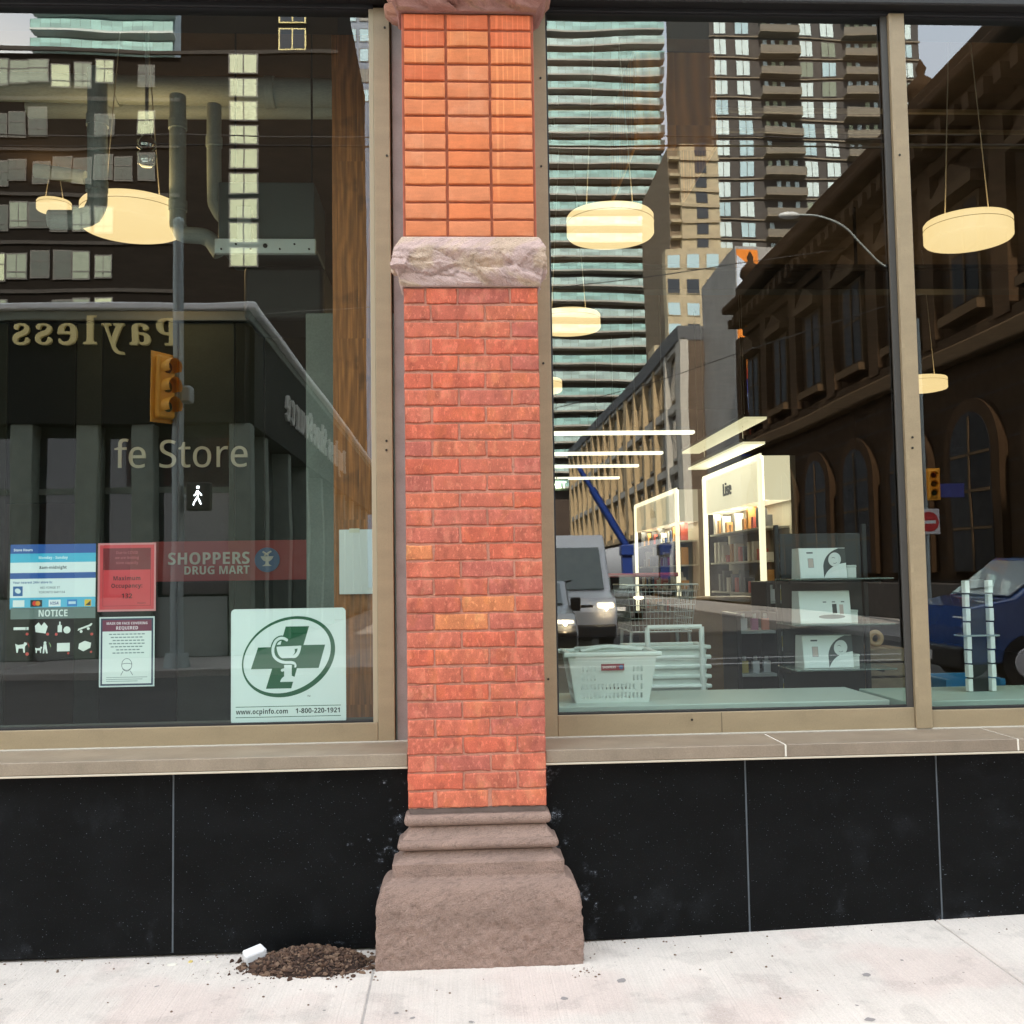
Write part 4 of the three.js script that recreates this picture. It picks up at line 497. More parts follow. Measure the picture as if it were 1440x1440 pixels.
// ---------------- lit cosmetics wall, running back along x = 3.9
function bay(label, z0, z1, x, yTop, title) {
  const t = thing('cosmetics_display', label, 'display', [x, 0, 0]); const L = z0 - z1;
  add('back_panel', bx(0.35, 0.42, 0, yTop, z1, z0), mat([0.30, 0.27, 0.22], 0.7), t); add('header', bx(0.0, 0.35, yTop - 0.55, yTop, z1, z0), glow([1, 0.84, 0.56], label.includes('nearest') ? 0.2 : 0.06), t);
  const lf = glow([1, 0.86, 0.58], 0.36); add('lit_edge', bx(-0.02, 0.0, yTop - 0.04, yTop + 0.03, z1, z0), lf, t); add('lit_edge', bx(-0.03, 0.02, 0.75, yTop, z0 - 0.11, z0), lf, t); add('lit_edge', bx(-0.03, 0.02, 0.75, yTop, z1, z1 + 0.11), lf, t);
  const R = rng(Math.round(-z0 * 10)); for (let k = 0; k < 4; k++) { const y = 0.8 + k * 0.42; add('shelf', bx(0.05, 0.35, y, y + 0.025, z1 + 0.1, z0 - 0.1), mat([0.5, 0.47, 0.42], 0.5), t); }
  add('plinth', bx(0.02, 0.35, 0, 0.75, z1, z0), mat([0.16, 0.10, 0.06], 0.7), t);
  rect(t, 0.1, L, [0.1, yTop - 0.57, (z0 + z1) / 2], [0.1, 0, (z0 + z1) / 2], 8);
  const g = new THREE.BufferGeometry();
  for (let k = 0; k < 4; k++) for (let i = 0; i < Math.floor(L / 0.22) - 1; i++) { if (R() < 0.12) continue; const h = 0.1 + Math.round(R() * 4) * 0.05; const c = [[0.5, 0.1, 0.08], [0.6, 0.55, 0.5], [0.08, 0.08, 0.09], [0.5, 0.25, 0.08], [0.1, 0.15, 0.3], [0.65, 0.62, 0.58]][Math.floor(R() * 6)]; const o = add('cosmetic_box', unit(0.12, h, 0.1), prodM(c), scene, [x + 0.14, 0.825 + k * 0.42 + h / 2, z1 + 0.25 + i * 0.22]); tag(o, t.userData.label.includes('nearest') ? 'small cosmetic box on the lit display nearest the glass' : 'small cosmetic box on the lit display deeper in the shop', 'box', t.userData.label.includes('nearest') ? 'boxes on the nearest lit display' : 'boxes on the deeper lit display'); }
  const tg = new TextGeometry(title, { font, size: 0.17, depth: 0.015, curveSegments: 4 }); tg.rotateY(-Math.PI / 2); add('header_lettering', tg, label.includes('nearest') ? mat([0.06, 0.06, 0.07], 0.5) : mat([0.85, 0.82, 0.75], 0.5), t, [-0.006, yTop - 0.36, (z0 + z1) / 2 - 0.35]);
  return t;
}
const pm = {}; function prodM(c) { const k = c.join(); return pm[k] || (pm[k] = mat(c, 0.45)); }
bay('lit cosmetics wall bay with glowing edges, nearest the glass', -8.3, -11.3, 3.75, 2.95, 'Lise');
bay('lit cosmetics wall bay with glowing edges, deeper in the shop', -13.2, -17.4, 3.75, 2.95, 'Elise');
for (const [i, [z0, z1, y]] of [[-8.4, -12.0, 3.42], [-8.5, -11.6, 3.12]].entries()) { const t = thing('canopy_light', i ? 'lower long light panel over the nearest cosmetics bay' : 'upper long light panel over the nearest cosmetics bay', 'light panel', [3.72, y, 0]); add('diffuser', bx(-0.14, 0.14, 0, 0.03, z1, z0), glow([1, 0.85, 0.52], 0.2), t); add('housing', bx(-0.15, 0.15, 0.032, 0.07, z1, z0), darkIn, t); for (const z of [z0 - 0.5, z1 + 0.5]) add('hanger', rod([0, 0.07, z], [0, 5.6 - y, z], 0.004, 6), cordM, t); rect(t, 0.25, z0 - z1, [0, -0.02, (z0 + z1) / 2], [0, -1, (z0 + z1) / 2], 1.2); }
{ const q = P(783, 682, -14.5), t = thing('exit_sign', 'small illuminated exit sign hanging deep in the shop', 'exit sign', [q.x, q.y, -14.5]); add('case', new RoundedBoxGeometry(0.42, 0.22, 0.06, 2, 0.01), darkIn, t); add('lettering', new TextGeometry('EXIT', { font, size: 0.12, depth: 0.008, curveSegments: 4 }), glow([0.85, 0.95, 0.6], 0.8), t, [-0.18, -0.06, 0.03]); add('hanger', rod([0, 0.1, 0], [0, 5.6 - q.y, 0], 0.008, 6), darkIn, t); const l = new THREE.PointLight(0xe8ffc0, 0.15); l.position.set(0, 0, 0.1); t.add(l); }
{ // hanging wooden bulkhead and ceiling rails
  const a = P(893, 66, -3.6), c = P(1006, 205, -3.6); const t = thing('hanging_bulkhead', 'amber wooden bulkhead panel hung from the ceiling above the pendant lamps', 'ceiling panel', [(a.x + c.x) / 2, 0, -3.6]); const w = c.x - a.x; const wd = mat([0.85, 0.38, 0.08], 0.6, { map: rep(tex(256, 512, (u, v) => { const n = 0.75 + 0.25 * (fbm(u * 10, v * 2, 1301, 4) - 0.5) + 0.08 * Math.sin(u * 60 + 6 * fbm(u * 3, v * 2, 1305, 2)); return [n, n, n]; }), 1) });
  add('face_panel', rb(-w / 2, w / 2, c.y, 5.59, -0.1, 0, 0.01), wd, t); for (const s of [-1, 1]) add('side_panel', rb(s * (w / 2 + 0.012) - 0.012, s * (w / 2 + 0.012) + 0.012, c.y, 5.59, -1.2, 0, 0.004), wd, t);
  [[106, -4.6, 'upper thin ceiling rail over the basket window'], [172, -5.0, 'middle thin ceiling rail over the basket window'], [205, -5.3, 'lower thin ceiling rail over the basket window']].forEach(([py, z, label]) => { const q = P(1020, py, z); const o = thing('ceiling_rail', label, 'rail', [3.2, Math.min(q.y, 5.5), z + 0.2], 'thin ceiling rails'); add('rail', unit(5.2, 0.03, 0.04), mat([0.40, 0.32, 0.2], 0.4, { metalness: 0.5 }), o); for (const x of [-2.3, 2.3]) add('hanger', rod([x, 0, 0], [x, 5.6 - o.position.y, 0], 0.006, 6), cordM, o); });
  const k = P(1085, 375, -7); const bm = thing('ceiling_beam', 'dark steel beam crossing the shop ceiling over the cosmetics wall', 'beam', [4.5, k.y - 0.15, -7]); add('flange', unit(9, 0.04, 0.24), darkIn, bm, [0, -0.12, 0]); add('web', unit(9, 0.24, 0.03), darkIn, bm); add('flange', unit(9, 0.04, 0.24), darkIn, bm, [0, 0.12, 0]); for (const x of [-4, 0, 4]) add('hanger', rod([x, 0.13, 0], [x, 5.6 - bm.position.y, 0], 0.02, 8), darkIn, bm);
}
// ---------------- pipes and heater over the poster window
{
  const D = -3.2, q = (px, py, z = D) => { const p = P(px, py, z); return [p.x, p.y, p.z]; };
  const pipe = (label, pts, r, z, collars = []) => { const t = thing('drain_pipe', label, 'pipe', [0, 0, 0], 'grey ceiling pipes'); add('pipe', tube(pts, r, 70, 18, 0.12), pipeM, t); for (const c of collars) { const g = new THREE.CylinderGeometry(r * 1.13, r * 1.13, 0.07, 18); if (c[3]) g.rotateZ(Math.PI / 2); add('collar', g, pipeM, t, c.slice(0, 3)); } return t; };
  pipe('long horizontal grey pipe, upper of the two under the ceiling', [q(-80, 120), q(200, 127), q(470, 131)], 0.10, D, [[...q(160, 127), 1], [...q(380, 130), 1]]);
  pipe('long horizontal grey pipe, lower of the two under the ceiling', [q(40, 152, -3.5), q(250, 153, -3.5), q(470, 153, -3.5)], 0.075, D, [[...q(300, 153, -3.5), 1]]);
  pipe('fat vertical grey pipe with a bend towards the small pendant lamp', [q(137, 98, -2.45), q(137, 200, -2.45), q(137, 285, -2.45), q(128, 303, -2.45), q(105, 309, -2.45), q(70, 309, -2.45)], 0.062, D, [q(137, 170, -2.45), q(136, 262, -2.45)]);
  pipe('vertical grey pipe ending in an elbow beside the unit heater', [q(250, 135, -2.8), q(250, 230, -2.8), q(250, 315, -2.8), q(257, 330, -2.8), q(285, 332, -2.8), q(297, 338, -2.8), q(310, 357, -2.8)], 0.055, D, [q(250, 175, -2.8), q(250, 290, -2.8)]);
  pipe('short vertical grey pipe just left of the unit heater', [q(301, 148, -3.0), q(301, 220, -3.0), q(302, 285, -3.0), q(312, 304, -3.0), q(330, 308, -3.0)], 0.05, D, [q(301, 200, -3.0)]);
  pipe('small grey pipe crossing behind the fat vertical pipe', [q(50, 240, -3.3), q(95, 246, -3.3), q(120, 250, -3.3)], 0.05, D);
  const [hx, hy] = q(385, 325, -2.3); const t = thing('unit_heater', 'black unit heater with a galvanised bottom flange hanging near the wooden post', 'heater', [hx, hy, -2.3]); add('casing', new RoundedBoxGeometry(0.58, 0.40, 0.5, 2, 0.012), mat([0.10, 0.12, 0.12], 0.35), t, [0, 0.02, 0]); const fl = add('flange', rb(-0.30, 0.30, -0.045, 0.045, -0.02, 0.02, 0.004), mat([0.85, 0.9, 0.9], 0.45, { metalness: 0.2 }), t, [0, -0.19, 0.27]); for (let i = 0; i < 7; i++) add('rivet', new THREE.CylinderGeometry(i === 3 ? 0.014 : 0.006, i === 3 ? 0.014 : 0.006, 0.01, 10).rotateX(Math.PI / 2), darkIn, fl, [-0.26 + i * 0.087, i === 3 ? 0 : -0.02 + (i % 2) * 0.03, 0.021]);
  add('junction_box', unit(0.08, 0.2, 0.08), steel, t, [-0.12, -0.06, 0.28]); add('duct', new RoundedBoxGeometry(0.5, 0.35, 0.5, 2, 0.04), mat([0.015, 0.016, 0.017], 0.5), t, [0.08, -0.42, -0.15]); for (const x of [-0.24, 0.24]) add('hanger', rod([x, 0.2, 0], [x, 5.6 - hy, 0], 0.007, 6), darkIn, t);
  const [sx, sy] = q(206, 205, -2.5); const s = thing('track_spotlight', 'chrome spotlight hanging between the grey pipes', 'spotlight', [sx, sy, -2.5]); add('stem', rod([0, 0.1, 0], [0, 5.6 - sy, 0], 0.012, 8), steel, s); add('body', new THREE.LatheGeometry([[0.03, 0.13], [0.035, 0.05], [0.06, 0.03], [0.062, -0.01], [0.035, -0.03], [0.065, -0.06], [0.055, -0.12], [0.03, -0.14], [0, -0.14]].map((a) => new THREE.Vector2(...a)), 20), mat([0.75, 0.78, 0.8], 0.15, { metalness: 1 }), s);
}
{ // wooden post and pale wall end
  const a = P(476, 400, -0.95), c = P(531, 400, -0.95); const woodT = rep(tex(512, 1024, (u, v) => { const kx = fbm(u * 2, v * 3, 1401, 3); const g = Math.sin((u * 58 + 7 * kx) * 2) * 0.5 + 0.5, f = fbm(u * 150, v * 5, 1411, 4), kn = 0.4 * smooth(fbm(u * 5, v * 9, 1421, 4), 0.6, 0.8); const n = 0.66 + 0.2 * g * f + 0.25 * (f - 0.5) - 0.25 * kn; return [n, n * 0.92, n * 0.8]; }), 0.9);
  const t = thing('wooden_post', 'rough sawn brown wooden post standing behind the poster window jamb', 'post', [(a.x + c.x) / 2, 0, -0.95]); const hw = (c.x - a.x) / 2 + 0.03; add('post', rb(-hw, hw, 0.02, 5.58, -0.22, 0, 0.008), mat([0.70, 0.30, 0.115], 0.8, { map: woodT, bumpMap: bump1, bumpScale: 0.003 }), t); add('base_plate', rb(-hw - 0.04, hw + 0.04, 0, 0.02, -0.26, 0.04, 0.004), darkIn, t);
  const w = thing('wall_return', 'pale grey wall end standing beside the wooden post', 'wall', [0, 0, 0]); const p0 = P(430, 600, -1.6), p1 = P(540, 600, -1.6); add('wall_face', rb(p0.x, p1.x + 0.25, 0, P(450, 440, -1.6).y, -1.75, -1.6, 0.01), mat([0.22, 0.235, 0.205], 0.8, { map: grain1 }), w); add('baseboard', rb(p0.x - 0.004, p1.x + 0.25, 0, 0.1, -1.6, -1.585, 0.004), darkIn, w);
  const s0 = P(471, 745, -0.935), s1 = P(526, 835, -0.935); const pp = thing('paper_sheet', 'blank white paper taped to the wooden post', 'paper', [(s0.x + s1.x) / 2, (s0.y + s1.y) / 2, -0.938]); add('sheet', rb((s0.x - s1.x) / 2 + 0.02, (s1.x - s0.x) / 2, (s1.y - s0.y) / 2, (s0.y - s1.y) / 2, -0.003, 0.001, 0.0008), mat([0.8, 0.78, 0.74], 0.8), pp); add('tape', unit(0.05, 0.02, 0.002), mat([0.75, 0.7, 0.55], 0.4), pp, [0, (s0.y - s1.y) / 2 - 0.005, 0.002]);
}
{ // dark panel partition with lettering and the red shop band
  const Z = -3.6; const t = thing('panel_partition', 'dark green grey panelled partition behind the poster window', 'partition', [0, 0, 0]); const cols = [[0.012, 0.014, 0.012], [0.04, 0.047, 0.04], [0.014, 0.017, 0.014], [0.03, 0.035, 0.03], [0.011, 0.013, 0.011], [0.045, 0.052, 0.045], [0.016, 0.02, 0.016]].map((c) => mat(c, 0.6, { map: grain1, specularIntensity: 0.15 }));
  const e = [-420, -120, 8, 105, 142, 250, 330, 372, 436]; for (let i = 0; i < e.length - 1; i++) { const a = P(e[i], 700, Z).x, c = P(e[i + 1], 700, Z).x; if (i === 2) { add('panel', rb(a + 0.004, c - 0.004, 2.1, 3.45, Z - 0.04, Z, 0.006), cols[0], t); continue; } add('panel', rb(a + 0.004, c - 0.004, 0.02, 3.45, Z - 0.04, Z, 0.006), cols[i % 7], t); }
  add('head_rail', rb(P(-420, 700, Z).x, P(436, 700, Z).x, 3.455, 3.53, Z - 0.06, Z + 0.03, 0.008), mat([0.03, 0.03, 0.03], 0.5), t);
  const tx = P(160, 658, Z + 0.01), te = P(348, 658, Z + 0.01); const lt = thing('wall_lettering', 'pale grey wall letters reading fe Store on the dark partition', 'lettering', [tx.x, tx.y, Z]);
  const all = new TextGeometry('fe Store', { font: fontR, size: 1, depth: 0.01 }); all.computeBoundingBox(); const sc = (te.x - tx.x) / all.boundingBox.max.x; let x = 0; const lm = mat([0.62, 0.63, 0.58], 0.6);
  for (const ch of 'fe Store') { const adv = fontR.data.glyphs[ch].ha * sc / fontR.data.resolution; if (ch !== ' ') add('letter', new TextGeometry(ch, { font: fontR, size: sc, depth: 0.012, curveSegments: 8 }), lm, lt, [x, 0, 0.002]); x += adv; }
  const a = P(214, 762, -3.3), c = P(432, 815, -3.3); const w = c.x - a.x, h = a.y - c.y; const sg = thing('shop_sign', 'long dark red shop name sign with a round blue emblem behind the red poster', 'sign', [(a.x + c.x) / 2, (a.y + c.y) / 2, -3.3]);
  add('board', rb(-w / 2, w / 2, -h / 2, h / 2, -0.04, 0, 0.004), mat([0.34, 0.028, 0.03], 0.5), sg); const tm = mat([0.62, 0.58, 0.54], 0.5);
  const line = (s, size, xr, y) => { const g = new TextGeometry(s, { font, size, depth: 0.008, curveSegments: 6 }); g.computeBoundingBox(); const k = g.boundingBox.max.x; add('sign_lettering', g, tm, sg, [xr - k, y, 0.0]); };
  const px2x = (px) => P(px, 790, -3.3).x - sg.position.x, py2y = (py) => P(320, py, -3.3).y - sg.position.y; line('SHOPPERS', 0.085, px2x(351), py2y(793)); line('DRUG MART', 0.058, px2x(351), py2y(807));
  const em = add('emblem', new THREE.CylinderGeometry(0.088, 0.088, 0.012, 28).rotateX(Math.PI / 2), mat([0.10, 0.16, 0.32], 0.5), sg, [px2x(376), py2y(788), 0.004]);
  const mort = new THREE.Shape(); mort.moveTo(-0.045, 0.025); mort.lineTo(0.045, 0.025); mort.quadraticCurveTo(0.035, -0.005, 0.010, -0.012); mort.lineTo(0.012, -0.03); mort.lineTo(0.035, -0.045); mort.lineTo(-0.035, -0.045); mort.lineTo(-0.012, -0.03); mort.lineTo(-0.010, -0.012); mort.quadraticCurveTo(-0.035, -0.005, -0.045, 0.025); add('mortar_and_pestle', M([new THREE.ExtrudeGeometry(mort, { depth: 0.004, bevelEnabled: false }), rod([-0.02, 0.03, 0.002], [0.03, 0.06, 0.002], 0.007, 6), rod([0.01, 0.03, 0.002], [-0.03, 0.058, 0.002], 0.007, 6)]), tm, em, [0, 0, 0.007]);
  for (const x of [-w * 0.4, w * 0.4]) add('bracket', rod([x, 0, -0.04], [x, 0, -0.32], 0.012, 6), darkIn, sg);
  const fl = P(165, 1000, -0.5);
}
// ---------------- display ledge with baskets, stands and boxes
const LY = 0.93;
{
  const t = thing('display_ledge', 'white display ledge along the bottom of the basket window', 'ledge', [0, 0, 0]); add('top_board', rb(0.30, 1.93, LY - 0.04, LY, -1.0, -0.46, 0.006), mat([0.46, 0.52, 0.47], 0.5), t); add('top_board', rb(2.0, XR, LY - 0.05, LY - 0.01, -1.0, -0.46, 0.006), mat([0.33, 0.42, 0.36], 0.5), t); add('apron', bx(0.3, XR, 0, LY - 0.05, -0.98, -0.95), mat([0.3, 0.32, 0.3], 0.7), t);
  const l2 = thing('display_ledge', 'dark low ledge along the bottom of the poster window', 'ledge', [0, 0, 0]); add('top_board', rb(XL, -0.33, 0.82, 0.86, -0.8, -0.46, 0.006), mat([0.10, 0.11, 0.10], 0.6), l2); add('apron', bx(XL, -0.33, 0, 0.82, -0.78, -0.75), mat([0.04, 0.04, 0.04], 0.7), l2);
}
function basketGeo(w, d, h, tp) { // slotted side panels of a tapered plastic basket
  const panel = (W, H, tpx) => { const s = new THREE.Shape(); s.moveTo(-W / 2 + tpx, 0); s.lineTo(W / 2 - tpx, 0); s.lineTo(W / 2, H); s.lineTo(-W / 2, H); s.closePath(); const n = Math.floor((W - 0.07) / 0.018);
    for (let r = 0; r < 4; r++) for (let i = 0; i < n; i++) { const x = -W / 2 + 0.04 + i * 0.018, y = 0.02 + r * (H - 0.05) / 4, mid = Math.abs(x) < W * 0.22; if (Math.abs(x) + 0.01 > W / 2 - tpx - 0.012) continue; if (mid && r > 1) continue; if (r === 1 && !mid && i % 5 === 0) continue; const o = new THREE.Path(); o.moveTo(x, y); o.lineTo(x, y + 0.026); o.lineTo(x + 0.009, y + 0.026); o.lineTo(x + 0.009, y); o.closePath(); s.holes.push(o); }
    return new THREE.ExtrudeGeometry(s, { depth: 0.004, bevelEnabled: false }); };
  const a = Math.atan2(tp, h); const f = panel(w, h, tp).rotateX(a).translate(0, 0, d / 2 - tp), b = panel(w, h, tp).rotateX(-a).translate(0, 0, -d / 2 + tp), l = panel(d, h, tp).rotateX(a).translate(0, 0, w / 2 - tp).rotateY(-Math.PI / 2), r = panel(d, h, tp).rotateX(a).translate(0, 0, w / 2 - tp).rotateY(Math.PI / 2);
  return M([f, b, l, r, new THREE.BoxGeometry(w - 2 * tp, 0.004, d - 2 * tp).translate(0, 0.003, 0)].map((g) => g.index ? g.toNonIndexed() : g));
}
function rimGeo(w, d, y) { const r = 0.012; return M([new RoundedBoxGeometry(w + 0.05, 0.022, 0.028, 2, 0.008).translate(0, y, d / 2), new RoundedBoxGeometry(w + 0.05, 0.022, 0.028, 2, 0.008).translate(0, y, -d / 2), new RoundedBoxGeometry(0.028, 0.022, d - 0.02, 2, 0.008).translate(w / 2, y, 0), new RoundedBoxGeometry(0.028, 0.022, d - 0.02, 2, 0.008).translate(-w / 2, y, 0)]); }
const bM = mat([0.78, 0.82, 0.78], 0.5), redL = mat([0.5, 0.04, 0.04], 0.5);
{
  const a = P(797, 988, -0.66), c = P(912, 988, -0.66), w = 0.40, t = thing('shopping_basket', 'pale plastic shopping basket with a small red label on the display ledge', 'basket', [(a.x + c.x) / 2 + 0.01, LY, -0.68]);
  add('basket_body', basketGeo(w, 0.27, 0.215, 0.035), bM, t); add('rim', rimGeo(w, 0.27, 0.22), bM, t); for (const s of [-1, 1]) add('handle', tube([[-w * 0.36, 0.232, s * 0.1], [-w * 0.2, 0.238, s * 0.05], [0, 0.245, s * 0.035], [w * 0.2, 0.238, s * 0.05], [w * 0.36, 0.232, s * 0.1]], 0.009, 30, 8, 0.5), bM, t);
  add('label', rb(-0.052, 0.052, 0.148, 0.176, 0, 0.003, 0.001), mat([1, 1, 1], 0.5, { map: canvas(256, 70, (g, W, H) => { g.fillStyle = '#8e2430'; g.fillRect(0, 0, W, H); g.fillStyle = '#e8dcd8'; g.font = 'bold 30px sans-serif'; g.fillText('SHOPPERS', 14, 46); g.fillStyle = '#3a5a8c'; g.beginPath(); g.arc(222, 35, 24, 0, 7); g.fill(); }) }), t, [0, 0, 0.134]).geometry = new THREE.BoxGeometry(0.105, 0.03, 0.002).translate(0, 0.162, 0);
  // nested stack behind it on a floor rack
  const rk = thing('basket_rack', 'pale metal rack holding the nested stack of shopping baskets', 'rack', [P(938, 900, -1.5).x, 0, -1.5]); for (const x of [-0.145, 0.145]) add('upright', rod([x, 0, 0.2], [x, P(938, 882, -1.3).y, 0.2], 0.014, 10), whiteIn, rk); add('crossbar', rod([-0.145, P(938, 882, -1.3).y, 0.2], [0.145, P(938, 882, -1.3).y, 0.2], 0.013, 10), whiteIn, rk); add('crossbar', rod([-0.145, P(938, 966, -1.3).y, 0.2], [0.145, P(938, 966, -1.3).y, 0.2], 0.012, 10), whiteIn, rk); add('base', rb(-0.3, 0.3, 0.03, 0.07, -0.2, 0.24, 0.01), whiteIn, rk);
  const names = ['lowest', 'second lowest', 'third from the bottom', 'third from the top', 'second from the top', 'topmost']; const base = P(940, 985, -1.5).y - 0.17; let proto;
  for (let i = 0; i < 6; i++) { const label = `pale plastic shopping basket in the nested stack, ${names[i]}`; if (!proto) { proto = thing('nested_basket', label, 'basket', [0, 0, 0], 'nested shopping baskets'); add('basket_body', basketGeo(0.40, 0.27, 0.20, 0.04), bM, proto); add('rim', rimGeo(0.40, 0.27, 0.205), bM, proto); } const o = i ? proto.clone() : proto; if (i) { o.name = numbered('nested_basket'); scene.add(o); o.userData = { label, category: 'basket', group: 'nested shopping baskets' }; } o.position.set(P(935, 900, -1.5).x, base + i * 0.052, -1.52); }
  add('riser', bx(-0.17, 0.17, 0.07, base - 0.001, -0.16, 0.1), mat([0.4, 0.42, 0.4], 0.6), rk);
  // wire cart basket behind the stack
  const cp = P(930, 860, -2.0), ct = thing('wire_cart', 'chrome wire shopping cart standing behind the nested baskets', 'cart', [cp.x, 0, -2.0]); const wires = []; const W = 0.42, H = 0.28, yb = cp.y - 0.12, dp = 0.5; for (let i = 0; i <= 16; i++) { const x = -W / 2 + W * i / 16; wires.push(rod([x * 0.85, yb, 0], [x, yb + H, 0.06], 0.0022, 5)); } for (let j = 0; j <= 7; j++) { const y = yb + H * j / 7, s = 0.85 + 0.15 * j / 7; wires.push(rod([-W / 2 * s, y, 0.06 * j / 7], [W / 2 * s, y, 0.06 * j / 7], j % 7 ? 0.0025 : 0.006, 5)); for (const sx of [-1, 1]) wires.push(rod([sx * W / 2 * s, y, 0.06 * j / 7], [sx * W / 2 * s, y, -dp], j % 7 ? 0.0025 : 0.006, 5)); }
  for (let i = 0; i <= 10; i++) for (const sx of [-1, 1]) wires.push(rod([sx * W / 2 * 0.85, yb, -dp * i / 10], [sx * W / 2, yb + H, -dp * i / 10], 0.0022, 5)); add('wire_basket', M(wires), steel, ct); add('handle', rod([-W / 2 - 0.02, yb + H + 0.06, -dp - 0.08], [W / 2 + 0.02, yb + H + 0.06, -dp - 0.08], 0.014, 10), redL, ct); for (const sx of [-1, 1]) { add('leg', rod([sx * W * 0.42, yb, -dp * 0.8], [sx * W * 0.5, 0.12, -dp * 0.8], 0.012, 8), steel, ct); add('leg', rod([sx * W * 0.42, yb, -0.05], [sx * W * 0.5, 0.12, 0.02], 0.012, 8), steel, ct); for (const z of [0.02, -dp * 0.8]) add('caster', new THREE.CylinderGeometry(0.055, 0.055, 0.03, 14).rotateZ(Math.PI / 2), darkIn, ct, [sx * W * 0.5, 0.055, z]); }
}
{ // glass shelf stand with three gift boxes
  const Z = -1.35, x0 = P(1105, 850, Z).x, x1 = P(1243, 850, Z).x; const t = thing('glass_shelf_stand', 'dark stand with three glass shelves of gift boxes beside the mullion', 'shelf stand', [(x0 + x1) / 2, 0, Z]); const w = x1 - x0; const gs = mat([0.45, 0.55, 0.5], 0.1, { transmission: 0.7, thickness: 0.006, ior: 1.5 }); const ys = [813, 876, 938].map((p) => P(1170, p, Z).y);
  for (const y of ys) add('glass_shelf', rb(-w / 2, w / 2, -0.008, 0, -0.18, 0.14, 0.002), gs, t, [0, y, 0]); for (const x of [-w / 2 + 0.02, w / 2 - 0.02]) add('upright', rb(x - 0.012, x + 0.012, 0.03, ys[0] + 0.3, -0.21, -0.185, 0.003), darkIn, t); add('back_board', rb(-w / 2 + 0.04, w / 2 - 0.04, 0.03, ys[0] + 0.25, -0.205, -0.195, 0.003), mat([0.05, 0.05, 0.05], 0.6), t); add('base', rb(-w / 2, w / 2, 0, 0.03, -0.25, 0.2, 0.006), darkIn, t);
  for (const x of [-w / 2 + 0.02, w / 2 - 0.02]) for (const y of ys) add('shelf_bracket', unit(0.012, 0.02, 0.2), darkIn, t, [x, y - 0.02, -0.09]);
  const print = (kind) => canvas(384, 256, (c, W, H) => { c.fillStyle = '#e9efec'; c.fillRect(0, 0, W, H); if (kind !== 1) { c.fillStyle = '#4a4f50'; c.beginPath(); c.moveTo(W * 0.5, H); c.quadraticCurveTo(W * 0.62, H * 0.55, W, H * 0.5); c.lineTo(W, 0); c.lineTo(W * 0.86, 0); c.quadraticCurveTo(W * 0.55, H * 0.15, W * 0.5, H * 0.6); c.fill(); c.fillStyle = '#dfe4e2'; c.beginPath(); c.ellipse(W * 0.76, H * 0.38, 52, 62, 0.3, 0, 7); c.fill(); c.strokeStyle = '#3a3d3e'; c.lineWidth = 3; c.beginPath(); c.moveTo(W * 0.7, H * 0.33); c.quadraticCurveTo(W * 0.74, H * 0.29, W * 0.77, H * 0.34); c.moveTo(W * 0.72, H * 0.5); c.quadraticCurveTo(W * 0.77, H * 0.54, W * 0.8, H * 0.48); c.stroke(); c.fillStyle = '#f2f5f3'; c.beginPath(); c.moveTo(W * 0.5, H); c.quadraticCurveTo(W * 0.7, H * 0.7, W, H * 0.72); c.lineTo(W, H); c.fill(); c.fillStyle = '#55595a'; c.fillRect(W * 0.16, H * 0.12, 52, 12); c.fillStyle = '#c9b6ae'; c.fillRect(W * 0.18, H * 0.34, 44, 78); c.strokeStyle = '#8b8f8e'; c.strokeRect(W * 0.18, H * 0.34, 44, 78); } else { c.fillStyle = '#8b8f8f'; c.beginPath(); c.ellipse(W * 0.62, H * 0.8, 100, 18, 0, 0, 7); c.fill(); c.fillStyle = '#3e4142'; c.fillRect(W * 0.64, H * 0.4, 34, 76); c.fillStyle = '#c7b3ad'; c.fillRect(W * 0.78, H * 0.42, 30, 78); c.fillStyle = '#55595a'; c.fillRect(W * 0.46, H * 0.32, 26, 8); c.fillRect(W * 0.64, H * 0.32, 26, 8); c.fillRect(W * 0.82, H * 0.32, 26, 8); } });
  [['white gift box with a printed portrait on the top glass shelf', 0, 1122, 1187, 771], ['white gift box with printed bottles on the middle glass shelf', 1, 1120, 1191, 831], ['white gift box with a printed portrait on the lowest glass shelf', 2, 1123, 1192, 893]].forEach(([label, i, pa, pb, pt]) => { const xa = P(pa, 850, Z).x, xb = P(pb, 850, Z).x, h = P(1150, pt, Z).y - ys[i]; const o = thing('gift_box', label, 'gift box', [(xa + xb) / 2, ys[i], Z], 'white gift boxes on the glass shelves'); const W = xb - xa; const sh = new THREE.Shape([[0.06, 0], [0.035, h], [-0.07, h], [-0.09, 0]].map((a) => new THREE.Vector2(...a))); add('carton', new THREE.ExtrudeGeometry(sh, { depth: W, bevelEnabled: false }).rotateY(-Math.PI / 2).translate(W / 2, 0, 0), whiteIn, o); const g = new THREE.PlaneGeometry(W * 0.99, h * 0.98); g.rotateX(-Math.atan2(0.025, h)); add('printed_face', g, mat([1, 1, 1], 0.5, { map: print(i) }), o, [0, h / 2, 0.051]); });
  [['small white carton beside the gift box on the top shelf', 0], ['small white carton beside the gift box on the middle shelf', 1], ['small white carton beside the gift box on the lowest shelf', 2]].forEach(([label, i]) => { const q = P(1197, 850, Z); const o = thing('small_carton', label, 'carton', [q.x, ys[i], Z - 0.02], 'small cartons on the glass shelves'); add('carton_body', new RoundedBoxGeometry(0.05, 0.055, 0.09, 2, 0.003).translate(0, 0.0275, 0), whiteIn, o); add('lid', new RoundedBoxGeometry(0.053, 0.014, 0.093, 2, 0.003).translate(0, 0.062, 0), mat([0.6, 0.64, 0.6], 0.5), o); });
